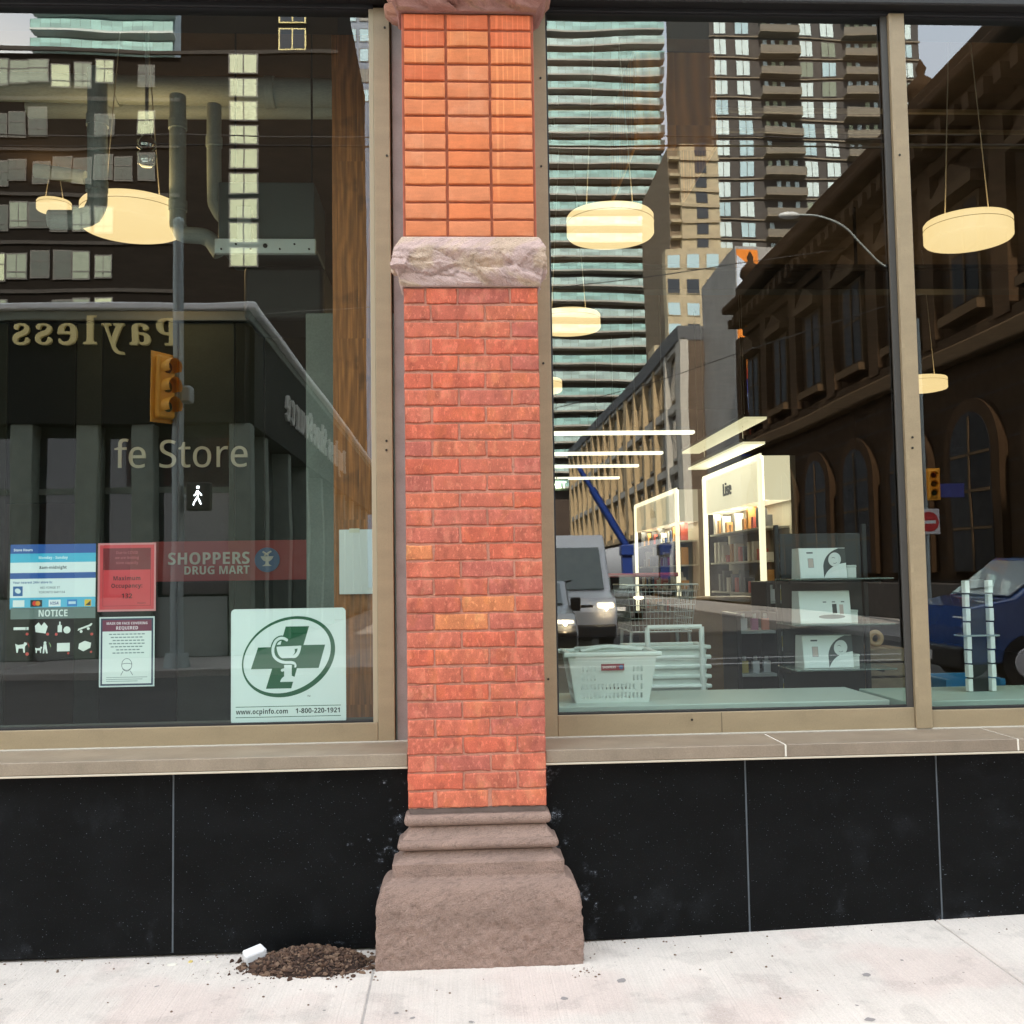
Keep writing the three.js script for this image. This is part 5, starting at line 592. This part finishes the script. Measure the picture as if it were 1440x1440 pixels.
  // dark red tall box behind
  const rbx = P(1178, 840, -1.75); const rr = thing('tall_box', 'dark red patterned tall box behind the glass shelves', 'box', [rbx.x, 0, -1.85]); add('box_body', rb(-0.05, 0.05, 0, P(1178, 812, -1.85).y, -0.05, 0.05, 0.004), mat([0.22, 0.03, 0.02], 0.5, { map: rep(grainT, 0.05) }), rr); add('lid', rb(-0.053, 0.053, P(1178, 812, -1.85).y, P(1178, 812, -1.85).y + 0.03, -0.053, 0.053, 0.004), mat([0.12, 0.02, 0.02], 0.5), rr);
}
{ // carton pile by the mullion
  const Z = -1.9, card = mat([0.36, 0.255, 0.17], 0.9, { map: grain1 }), xs = P(1231, 900, Z).x; let y = 0; const ord = ['lowest', 'second', 'third', 'fourth', 'fifth', 'sixth', 'seventh', 'topmost'];
  for (let i = 0; i < 8; i++) { const h = i < 2 ? 0.28 : 0.085; const o = thing('flat_carton', `${ord[i]} brown carton counted up from the floor in the pile by the mullion`, 'carton', [xs + 0.008 * Math.sin(i * 3), y, Z], 'brown carton pile'); add('carton_body', new RoundedBoxGeometry(0.24, h - 0.012, 0.3, 2, 0.004).translate(0, h / 2 - 0.006, 0), card, o); add('tape', new THREE.BoxGeometry(0.03, 0.001, 0.302).translate(0, h - 0.0115, 0), mat([0.5, 0.4, 0.25], 0.4), o); y += h; }
  const r = thing('tape_roll', 'small tan tape roll on the carton pile', 'tape roll', [xs, y - 0.012, Z]); add('roll', new THREE.TorusGeometry(0.035, 0.016, 10, 24), mat([0.55, 0.36, 0.2], 0.4), r, [0, 0.051, 0]); add('core', new THREE.CylinderGeometry(0.022, 0.022, 0.03, 18, 1, true).rotateX(Math.PI / 2), mat([0.6, 0.5, 0.38], 0.9), r, [0, 0.051, 0]);
}
{ // dark fixture row and tills behind the ledge
  const R = rng(404); const fx = [[1055, -2.6, 0.26, 1.25, 'black perfume tower beside the nearest cosmetics bay'], [1092, -2.9, 0.22, 1.45, 'black perfume tower behind the gift box stand'], [1345, -1.5, 0.30, 0.92, 'blue floor display bin behind the far ledge']];
  for (const [px, z, w, h, label] of fx) { const q = P(px, 850, z), blue = label.startsWith('blue'); const t = thing(blue ? 'display_bin' : 'perfume_tower', label, blue ? 'bin' : 'display', [q.x, 0, z]); const m = blue ? mat([0.03, 0.16, 0.30], 0.4) : mat([0.018, 0.018, 0.02], 0.3); for (const x of [-w / 2, w / 2]) add('side_panel', rb(x - 0.015, x + 0.015, 0, h, -0.18, 0.18, 0.004), m, t); add('back_panel', rb(-w / 2 + 0.016, w / 2 - 0.016, 0, h, -0.18, -0.16, 0.003), m, t); for (let k = 0; k < 4; k++) { const y = h * (0.25 + k * 0.22); add('shelf', rb(-w / 2 + 0.016, w / 2 - 0.016, y - 0.02, y, -0.158, 0.17, 0.003), blue ? m : mat([0.4, 0.42, 0.42], 0.3), t); if (!blue) for (let i = 0; i < 3; i++) { const c = [[0.5, 0.15, 0.1], [0.6, 0.6, 0.62], [0.55, 0.42, 0.12], [0.3, 0.08, 0.2]][Math.floor(R() * 4)]; const b = thing('perfume_bottle', px < 1070 ? 'small perfume bottle on the tower beside the nearest cosmetics bay' : 'small perfume bottle on the tower behind the gift boxes', 'bottle', [q.x + (i - 1) * w * 0.28, y, z + 0.08], px < 1070 ? 'bottles on the first perfume tower' : 'bottles on the second perfume tower'); add('bottle_body', unit(0.045, 0.075, 0.03), prodM(c), b, [0, 0.0375, 0]); add('bottle_cap', new THREE.CylinderGeometry(0.012, 0.012, 0.03, 10), steel, b, [0, 0.09, 0]); } } }
  const sw = thing('slatted_riser', 'black slatted riser with white price edges on the far ledge', 'riser', [P(1378, 900, -0.75).x, LY - 0.01, -0.75]); const hh = P(1378, 815, -0.75).y - LY + 0.01; add('spine', rb(-0.045, 0.045, 0, hh, -0.06, -0.02, 0.004), darkIn, sw); for (const x of [-0.06, 0.055]) for (let k = 0; k < 8; k++) add('price_edge', rb(x - 0.011, x + 0.011, hh * k / 8 + 0.004, hh * (k + 1) / 8 - 0.004, -0.02, 0.012 + 0.006 * (k % 2), 0.002), whiteIn, sw); add('mid_shelf', rb(-0.09, 0.09, hh * 0.5 - 0.004, hh * 0.5 + 0.004, -0.08, 0.02, 0.002), mat([0.3, 0.34, 0.33], 0.2), sw);
  const ck = P(1015, 860, -5.5), ct = thing('wood_counter', 'brown wooden counter block in front of the lit cosmetics bays', 'counter', [ck.x, 0, -5.6]); const cw = 0.75, cy = P(1015, 840, -5.5).y; add('carcass', rb(-cw / 2, cw / 2, 0.08, cy - 0.03, -0.5, 0, 0.008), mat([0.26, 0.16, 0.08], 0.6, { map: grain1 }), ct); add('counter_top', rb(-cw / 2 - 0.02, cw / 2 + 0.02, cy - 0.03, cy, -0.52, 0.02, 0.006), mat([0.34, 0.22, 0.12], 0.5, { map: grain1 }), ct); add('kick_plate', rb(-cw / 2 + 0.02, cw / 2 - 0.02, 0, 0.08, -0.48, -0.04, 0.004), darkIn, ct);
}

// ================================================================ NOTICES ON THE GLASS
function notice(name, label, cat, px0, py0, px1, py1, tw, th, draw, o = {}) {
  const z = ZG - 0.006, a = P(px0, py0, z), c = P(px1, py1, z), w = c.x - a.x, h = a.y - c.y; const t = canvas(tw, th, draw); const g = new THREE.BoxGeometry(w, h, 0.0012); const ms = mat([0.9, 0.9, 0.9], 0.55, { map: t, ...o }); const m = add(name, g, ms, scene, [(a.x + c.x) / 2, (a.y + c.y) / 2, z]); if (o.turn) m.rotation.z = o.turn; return tag(m, label, cat);
}
const rr = (c, x, y, w, h, r) => { c.beginPath(); c.moveTo(x + r, y); c.arcTo(x + w, y, x + w, y + h, r); c.arcTo(x + w, y + h, x, y + h, r); c.arcTo(x, y + h, x, y, r); c.arcTo(x, y, x + w, y, r); c.closePath(); };
const fit = (c, s, x, y, w) => { c.save(); c.translate(x, y); const m = c.measureText(s).width; c.scale(w / m, 1); c.fillText(s, 0, 0); c.restore(); };
notice('hours_poster', 'blue and white store hours poster with payment card logos', 'poster', 15, 766, 134, 855, 714, 534, (c, W, H) => {
  c.fillStyle = '#eef6f8'; c.fillRect(0, 0, W, H); c.fillStyle = '#1f57a8'; c.fillRect(0, 0, W, 76); c.fillStyle = '#fff'; c.font = 'bold 28px sans-serif'; c.fillText('Store Hours', 26, 56); c.fillStyle = '#46bde0'; c.fillRect(0, 76, W, 74); c.fillStyle = '#e8fbff'; c.font = 'bold 30px sans-serif'; c.textAlign = 'center'; c.fillText('Monday - Sunday', W / 2, 122); c.fillStyle = '#222c38'; c.font = 'bold 34px sans-serif'; c.fillText('8am-midnight', W / 2, 205); c.fillStyle = '#1f57a8'; c.fillRect(0, 236, W, 48);
  c.textAlign = 'left'; c.fillStyle = '#1f4f8c'; c.font = 'bold 26px sans-serif'; c.fillText('Your nearest 24hr store is:', 24, 324); c.fillStyle = '#2060a4'; c.fillRect(26, 346, 80, 80); c.fillStyle = '#e4f2f6'; c.beginPath(); c.ellipse(66, 384, 26, 20, 0.5, 0, 7); c.fill(); c.fillStyle = '#30414f'; c.font = '26px sans-serif'; c.fillText('465 YONGE ST', 250, 368); c.fillText('TORONTO M4Y1X4', 240, 406);
  c.fillStyle = '#5cc0e4'; c.fillRect(0, 440, W, 94); c.fillStyle = '#f2f6f6'; c.fillRect(26, 460, 96, 56); c.fillStyle = '#14181c'; c.fillRect(172, 460, 98, 56); c.fillStyle = '#e8322a'; c.beginPath(); c.arc(208, 488, 20, 0, 7); c.fill(); c.fillStyle = '#f29a1f'; c.beginPath(); c.arc(234, 488, 20, 0, 7); c.fill(); c.fillStyle = '#f4f6f8'; c.fillRect(324, 460, 100, 56); c.fillStyle = '#1b2f7a'; c.font = 'italic bold 34px sans-serif'; c.fillText('VISA', 332, 500); c.fillStyle = '#2c86d0'; c.fillRect(478, 460, 84, 56); c.fillStyle = '#cfe6f6'; c.fillRect(490, 476, 60, 22); c.fillStyle = '#f0c22c'; c.fillRect(624, 462, 56, 54); c.fillStyle = '#3a3a30'; c.beginPath(); c.moveTo(630, 510); c.lineTo(674, 470); c.lineTo(674, 510); c.fill();
});
notice('notice_strip', 'grey strip reading NOTICE under the store hours poster', 'notice', 15, 855, 134, 869, 476, 56, (c, W, H) => { c.fillStyle = '#6f7f7c'; c.fillRect(0, 0, W, H); c.fillStyle = '#eef4f2'; c.font = 'bold 46px sans-serif'; c.textAlign = 'center'; c.fillText('NOTICE', W / 2, 45); });
{ // white pictogram decals, each one cut from vinyl
  const wm = mat([0.82, 0.84, 0.8], 0.6), rm = mat([0.6, 0.05, 0.04], 0.6), gm = mat([0.35, 0.55, 0.2], 0.6); const z = ZG - 0.0055, k = P(100, 890, z).x - P(0, 890, z).x; const S = (pts, o) => { const s = new THREE.Shape(pts.map(([x, y]) => new THREE.Vector2(x, y))); return new THREE.ExtrudeGeometry(s, { depth: 0.0006, bevelEnabled: false }); }; const disc = (x, y, r, n = 20) => new THREE.CylinderGeometry(r, r, 0.0006, n).rotateX(Math.PI / 2).translate(x, y, 0.0003); const ring = (r, w, m) => { const s = new THREE.Shape(); s.absarc(0, 0, r, 0, 7, false); const h = new THREE.Path(); h.absarc(0, 0, r - w, 0, 7, true); s.holes.push(h); return new THREE.ExtrudeGeometry(s, { depth: 0.0006, bevelEnabled: false, curveSegments: 24 }); };
  const px = k / 100; const R4 = (x, y, w, h) => S([[x, y], [x + w, y], [x + w, y + h], [x, y + h]].map(([a, b]) => [a * px, b * px]));
  const dog = (s = 1, dx = 0, dy = 0) => S([[-7, 2], [-6, -7], [-4, -7], [-3, -1], [3, -1], [4, -7], [6, -7], [6, 2], [9, 5], [8, 7], [5, 8], [4, 5], [-4, 4], [-8, 6]].map(([a, b]) => [(a * s + dx) * px, (b * s + dy) * px]));
  const icons = [
    ['cigarette pictogram decal in the top row of notices', 29, 884, [[R4(-10, -2, 17, 4), wm], [R4(8, -2, 3, 4), wm], [disc(9 * px, -8 * px, 2 * px), rm]]],
    ['ice cream and food pictogram decal in the top row of notices', 58, 883, [[S([[-8, -6], [6, -8], [9, 2], [4, 8], [0, 3], [-4, 8], [-9, 3]].map(([a, b]) => [a * px, b * px])), wm], [disc(9 * px, -9 * px, 2 * px), rm]]],
    ['drink cup pictogram decal in the top row of notices', 89, 883, [[R4(-8, -6, 6, 10), wm], [R4(-6, 4, 2, 5), wm], [disc(5 * px, -3 * px, 5 * px), wm], [disc(-10 * px, -9 * px, 2 * px), rm]]],
    ['skateboard pictogram decal in the top row of notices', 120, 884, [[S([[-11, -3], [8, 4], [10, 7], [8, 8], [6, 6], [-10, 0]].map(([a, b]) => [a * px, b * px])), wm], [disc(-6 * px, -4 * px, 2 * px), wm], [disc(4 * px, 0, 2 * px), wm], [disc(9 * px, -8 * px, 2 * px), rm]]],
    ['no dogs pictogram decal with a red ring', 29, 911, [[dog(), wm], [ring(12 * px, 1.2 * px), rm], [disc(9 * px, -9 * px, 2.4 * px), rm]]],
    ['guide dog pictogram decal with a green ring', 59, 911, [[dog(0.6, -5, -3), wm], [S([[1, -8], [3, -8], [4, -1], [6, -8], [8, -8], [6, 5], [2, 5]].map(([a, b]) => [a * px, b * px])), wm], [disc(4 * px, 7 * px, 2 * px), wm], [ring(12.5 * px, 1.2 * px), gm]]],
    ['camera sign pictogram decal in the lower row of notices', 89, 910, [[R4(-9, -6, 18, 12), wm], [disc(7 * px, -9 * px, 1.6 * px), rm]]],
    ['banknotes pictogram decal in the lower row of notices', 119, 909, [[S([[-9, -3], [-2, -7], [8, -2], [9, 5], [0, 8], [-8, 4]].map(([a, b]) => [a * px, b * px])), wm], [disc(9 * px, -8 * px, 1.6 * px), rm]]]];
  for (const [label, x, y, parts] of icons) { const q = P(x, y, z); const t = thing('pictogram_decal', label, 'decal', [q.x, q.y, z - 0.001], 'notice pictograms on the glass'); parts.forEach(([g, m], i) => add('vinyl_shape', g, m, t, [0, 0, -0.0003 * i])); }
}
notice('occupancy_poster', 'red poster reading Maximum Occupancy 132', 'poster', 138, 764, 219, 859, 486, 570, (c, W, H) => {
  c.fillStyle = '#d98f92'; c.fillRect(0, 0, W, H); c.fillStyle = '#d8444c'; c.fillRect(16, 16, W - 32, H - 32); c.fillStyle = '#7c1f28'; c.fillRect(44, 44, W - 88, 180); c.strokeStyle = '#9c2630'; c.lineWidth = 4; c.strokeRect(44, 44, W - 88, H - 90); c.fillStyle = '#c8686c'; c.textAlign = 'center'; c.font = '30px sans-serif'; c.fillText('Due to COVID', W / 2, 92); c.fillText('we are limiting', W / 2, 134); c.fillText('store capacity', W / 2, 176); c.fillStyle = '#45131a'; c.font = 'bold 48px sans-serif'; c.fillText('Maximum', W / 2, 312); c.fillText('Occupancy:', W / 2, 374); c.font = 'bold 56px sans-serif'; c.fillText('132', W / 2, 462); c.font = '18px sans-serif'; c.fillText('shoppers', W - 120, 508);
});
notice('mask_poster', 'white poster with a purple header about required face coverings', 'poster', 140, 868, 217, 965, 462, 582, (c, W, H) => {
  c.fillStyle = '#dfe8e8'; c.fillRect(0, 0, W, H); c.fillStyle = '#2d3c58'; c.fillRect(12, 12, W - 24, H - 24); c.fillStyle = '#f0f5f3'; c.fillRect(26, 26, W - 52, H - 52); c.fillStyle = '#7a1d46'; c.fillRect(26, 26, W - 52, 94); c.fillStyle = '#f6e8ee'; c.textAlign = 'center'; c.font = 'bold 28px sans-serif'; c.fillText('MASK OR FACE COVERING', W / 2, 64); c.font = 'bold 38px sans-serif'; c.fillText('REQUIRED', W / 2, 106);
  c.fillStyle = '#7f8f93'; for (let i = 0; i < 7; i++) { const w = 300 - (i % 3) * 30 - (i > 4 ? 60 : 0); for (let x = 0; x < w; x += 34) c.fillRect(W / 2 - w / 2 + x, 140 + i * 26, 26, 9); } c.strokeStyle = '#44525a'; c.lineWidth = 4; c.beginPath(); c.ellipse(W / 2, 400, 42, 52, 0, 0, 7); c.stroke(); c.beginPath(); c.moveTo(W / 2 - 44, 395); c.quadraticCurveTo(W / 2, 380, W / 2 + 44, 395); c.moveTo(W / 2 - 36, 428); c.quadraticCurveTo(W / 2, 462, W / 2 + 36, 428); c.moveTo(W / 2 - 30, 450); c.lineTo(W / 2 - 50, 486); c.moveTo(W / 2 + 30, 450); c.lineTo(W / 2 + 50, 486); c.stroke(); c.fillStyle = '#9aa8aa'; for (let i = 0; i < 3; i++) c.fillRect(60, 500 + i * 16, W - 120 - i * 40, 5);
});
{
  const z = ZG - 0.006, a = P(325, 857, z), c0 = P(487, 1016, z), w = c0.x - a.x, h = a.y - c0.y; const s = new THREE.Shape(); const r = 0.018; s.moveTo(-w / 2 + r, -h / 2); s.lineTo(w / 2 - r, -h / 2); s.absarc(w / 2 - r, -h / 2 + r, r, -Math.PI / 2, 0); s.lineTo(w / 2, h / 2 - r); s.absarc(w / 2 - r, h / 2 - r, r, 0, Math.PI / 2); s.lineTo(-w / 2 + r, h / 2); s.absarc(-w / 2 + r, h / 2 - r, r, Math.PI / 2, Math.PI); s.lineTo(-w / 2, -h / 2 + r); s.absarc(-w / 2 + r, -h / 2 + r, r, Math.PI, Math.PI * 1.5);
  const g = new THREE.ExtrudeGeometry(s, { depth: 0.001, bevelEnabled: false, curveSegments: 10 }); const uv = g.attributes.uv, p = g.attributes.position; for (let i = 0; i < uv.count; i++) uv.setXY(i, p.getX(i) / w + 0.5, p.getY(i) / h + 0.5);
  const t = canvas(972, 954, (c, W, H) => {
    c.fillStyle = '#eef6f5'; c.fillRect(0, 0, W, H); const G = '#0f5b3a'; c.fillStyle = G;
    c.save(); c.translate(486, 400); c.rotate(-0.30); c.beginPath(); c.ellipse(0, 0, 408, 318, -0.12, 0, 7); c.fill(); c.fillStyle = '#eef6f5'; c.beginPath(); c.ellipse(-10, -8, 384, 288, -0.12, 0, 7); c.fill(); c.restore();
    c.fillStyle = G; c.beginPath(); c.moveTo(462, 150); c.lineTo(660, 150); c.lineTo(612, 306); c.lineTo(796, 306); c.lineTo(740, 498); c.lineTo(556, 498); c.lineTo(508, 662); c.lineTo(294, 662); c.lineTo(346, 498); c.lineTo(168, 498); c.lineTo(228, 320); c.lineTo(412, 318); c.closePath(); c.fill();
    const Wt = '#eef6f5', S = (k) => { c.strokeStyle = k ? Wt : G; c.lineWidth = k ? 24 : 44; c.lineCap = 'round'; c.lineJoin = 'round'; c.beginPath(); c.moveTo(470, 262); c.quadraticCurveTo(420, 226, 378, 270); c.quadraticCurveTo(338, 330, 362, 392); c.quadraticCurveTo(400, 452, 490, 448); c.quadraticCurveTo(542, 446, 540, 480); c.stroke(); };
    S(0); c.fillStyle = G; c.beginPath(); c.moveTo(368, 300); c.lineTo(608, 300); c.quadraticCurveTo(596, 440, 488, 446); c.quadraticCurveTo(380, 430, 368, 300); c.fill(); S(1);
    c.fillStyle = Wt; c.beginPath(); c.moveTo(384, 316); c.lineTo(594, 310); c.quadraticCurveTo(584, 398, 540, 412); c.lineTo(430, 412); c.quadraticCurveTo(388, 390, 384, 316); c.fill(); c.fillStyle = G; c.beginPath(); c.moveTo(536, 338); c.lineTo(562, 334); c.quadraticCurveTo(560, 370, 520, 392); c.quadraticCurveTo(548, 366, 536, 338); c.fill();
    c.fillStyle = Wt; c.fillRect(448, 468, 64, 96); c.beginPath(); c.moveTo(414, 608); c.quadraticCurveTo(424, 566, 462, 558); c.lineTo(512, 558); c.quadraticCurveTo(556, 572, 560, 608); c.closePath(); c.fill(); c.lineWidth = 24; c.strokeStyle = Wt; c.beginPath(); c.moveTo(432, 512); c.quadraticCurveTo(460, 500, 490, 520); c.stroke(); c.strokeStyle = G; c.lineWidth = 10; c.beginPath(); c.moveTo(530, 470); c.lineTo(530, 556); c.stroke();
    c.fillStyle = G; c.fillRect(40, 806, W - 86, 5); c.fillRect(40, 892, W - 86, 5); c.fillStyle = '#16241e'; c.font = 'bold 56px sans-serif'; fit(c, 'www.ocpinfo.com', 42, 868, 440); fit(c, '1-800-220-1921', 542, 868, 384); c.font = '20px sans-serif'; c.fillText('TM', 642, 735);
  });
  const o = add('pharmacy_sticker', g, mat([0.92, 0.92, 0.92], 0.5, { map: t }), scene, [(a.x + c0.x) / 2, (a.y + c0.y) / 2, z]); tag(o, 'white square sticker with a green cross and bowl emblem in an oval', 'sticker');
}

// ================================================================ DIRT ON THE SIDEWALK
{
  const c = P(425, 1366, 0); const gx = -0.615, gz = 0.045, R = rng(808); const soilT = rep(tex(512, 512, (u, v) => { const n = 0.55 + 0.5 * (fbm(u * 40, v * 40, 1501, 4, 40) - 0.5) + 0.25 * (vnoise(u * 250, v * 250, 1503, 250) - 0.5); return [n, n * 0.93, n * 0.88]; }), 0.25);
  const t = thing('soil_heap', 'small heap of crumbly dark brown soil on the sidewalk against the black wall', 'soil heap', [gx, groundY(gx), gz]); t.scale.set(0.93, 0.95, 0.93); const g = new THREE.PlaneGeometry(0.62, 0.40, 110, 80).rotateX(-Math.PI / 2), p = g.attributes.position;
  const H = (x, z) => { const e = Math.hypot((x - 0.02) / (0.245 + 0.05 * (fbm(x * 8, z * 8, 61, 3) - 0.5)), (z + 0.01) / (0.135 + 0.06 * (fbm(x * 9 + 4, z * 9, 63, 3) - 0.5))); const base = Math.max(0, 1 - e); return base > 0 ? 0.068 * Math.pow(base, 0.6) * (0.72 + 0.5 * fbm(x * 14, z * 14, 65, 3)) + 0.016 * (fbm(x * 60, z * 60, 67, 4) - 0.42) * Math.min(1, base * 8) : -0.006; };
  for (let i = 0; i < p.count; i++) p.setY(i, H(p.getX(i), p.getZ(i))); g.computeVertexNormals(); add('mound', boxUV(g), mat([0.075, 0.040, 0.026], 1, { map: soilT }), t);
  const clod = (r) => { const q = new THREE.IcosahedronGeometry(r, 1), pp = q.attributes.position, s = R() * 100; for (let i = 0; i < pp.count; i++) { const k = 0.62 + 0.8 * fbm(pp.getX(i) / r * 1.4 + s, pp.getY(i) / r * 1.4 + pp.getZ(i) / r, 69, 2); pp.setXYZ(i, pp.getX(i) * k, pp.getY(i) * k * 0.8, pp.getZ(i) * k); } q.computeVertexNormals(); return q; };
  const lists = [[], [], []]; for (let i = 0; i < 2000; i++) { const a = R() * 6.283, e = Math.pow(R(), 0.5) * (R() < 0.12 ? 1.25 : 1.02), wob = 0.85 + 0.35 * fbm(Math.cos(a) * 2 + 5, Math.sin(a) * 2 + 5, 91, 3), x = 0.02 + Math.cos(a) * e * 0.25 * wob, z = -0.01 + Math.sin(a) * e * 0.135 * wob; const r = 0.0022 + 0.0085 * Math.pow(R(), 3); const q = clod(r); q.scale(0.6 + R() * 1.3, 0.5 + R() * 0.5, 0.6 + R() * 0.8); q.rotateX(R() * 6); q.rotateY(R() * 6); q.translate(x, Math.max(0, H(x, z)) + r * 0.25, z); lists[Math.floor(R() * 3)].push(q); }
  [[0.085, 0.045, 0.028], [0.055, 0.029, 0.019], [0.14, 0.085, 0.055]].forEach((cc, i) => { const o = add('soil_clods', M(lists[i]), mat(cc, 1), t); o.userData.kind = 'stuff'; });
  // crumbs spread along the wall and round the plinth
  const cr = []; for (let i = 0; i < 420; i++) { let x, z; const m = R(); if (m < 0.35) { x = -1.9 + R() * 1.6; z = -0.1 + Math.pow(R(), 3) * 0.25; } else if (m < 0.62) { x = 0.46 + Math.pow(R(), 1.6) * 1.9; z = -0.1 + Math.pow(R(), 3) * 0.22; } else if (m < 0.82) { const a = R() * 6.283, e = 0.9 + R() * 0.7; x = gx + Math.cos(a) * e * 0.27; z = gz + Math.abs(Math.sin(a)) * e * 0.16 - 0.02; } else if (m < 0.9) { x = 0.40 + R() * 0.1; z = 0.16 + R() * 0.1; } else { x = -1.8 + R() * 4.2; z = R() * 0.7; } if (x > -0.34 && x < 0.46 && z < 0.13) continue; const r = 0.001 + 0.0042 * Math.pow(R(), 3.5); const q = clod(r); q.rotateY(R() * 6); q.translate(x, groundY(x) + r * 0.2, z); cr.push(q); }
  const cb = add('soil_crumbs', M(cr), mat([0.16, 0.11, 0.08], 1), scene); cb.userData = { label: 'scattered soil crumbs along the foot of the black walls', category: 'soil', kind: 'stuff' };
  const fq = new RoundedBoxGeometry(0.085, 0.058, 0.06, 4, 0.012), fp = fq.attributes.position; for (let i = 0; i < fp.count; i++) { const k = 1 + 0.35 * (fbm(fp.getX(i) * 40 + 5, fp.getY(i) * 40 + fp.getZ(i) * 30, 71, 3) - 0.5); fp.setXYZ(i, fp.getX(i) * k, fp.getY(i) * k, fp.getZ(i) * k); } fq.computeVertexNormals(); const f = tag(add('foam_chunk', fq, mat([0.80, 0.78, 0.78], 0.9, { map: rep(grainT, 0.1) }), scene, [P(358, 1345, 0).x, groundY(-0.8) + 0.029, -0.005]), 'white crumpled foam chunk beside the soil heap', 'foam'); f.rotation.set(0.1, 0.5, 0.12);
  const sp = []; for (let i = 0; i < 24; i++) { const x = -1.7 + R() * 3.7, z = 0.12 + R() * 0.85; if (x > -0.4 && x < 0.52 && z < 0.2) continue; const q = new THREE.CircleGeometry(0.004 + 0.017 * Math.pow(R(), 2.5), 12).rotateX(-Math.PI / 2); q.scale(1, 1, 0.55 + R() * 0.5); q.rotateY(R() * 6); const pp = q.attributes.position; for (let k = 0; k < pp.count; k++) { const f = 0.8 + 0.4 * R(); pp.setXYZ(k, pp.getX(k) * f + x, groundY(x + pp.getX(k) * f) + 0.0012, pp.getZ(k) * f + z); } q.computeVertexNormals(); sp.push(q); }
  const gum = add('pavement_spots', M(sp), mat([0.30, 0.27, 0.26], 0.9, { map: rep(grainT, 0.05) }), scene); gum.userData = { label: 'dull grey gum and grit spots trodden into the pale sidewalk', category: 'spots', kind: 'stuff' };
  // flat pale chips
  [[242, 1357, 'pale flat chip on the sidewalk below the wall joint'], [268, 1353, 'small yellowish chip between the pale chip and the foam chunk'], [293, 1353, 'small tan chip just left of the foam chunk']].forEach(([px, py, label], i) => { const d = ray(px, py), k = (0.033 - camera.position.y) / d.y, q = camera.position.clone().addScaledVector(d, k); const g = new THREE.CylinderGeometry(0.012, 0.014, 0.005, 7).scale(i ? 0.7 : 1.5, 1, 0.6); const o = add('litter_chip', g, mat(i === 1 ? [0.55, 0.42, 0.14] : [0.62, 0.58, 0.5], 0.8), scene, [q.x, 0.0355, Math.max(q.z, -0.06)]); o.rotation.y = i; tag(o, label, 'litter'); });
}

scene.traverse((o) => { if (o.isMesh) o.castShadow = o.receiveShadow = true; });
renderer.render(scene, camera);
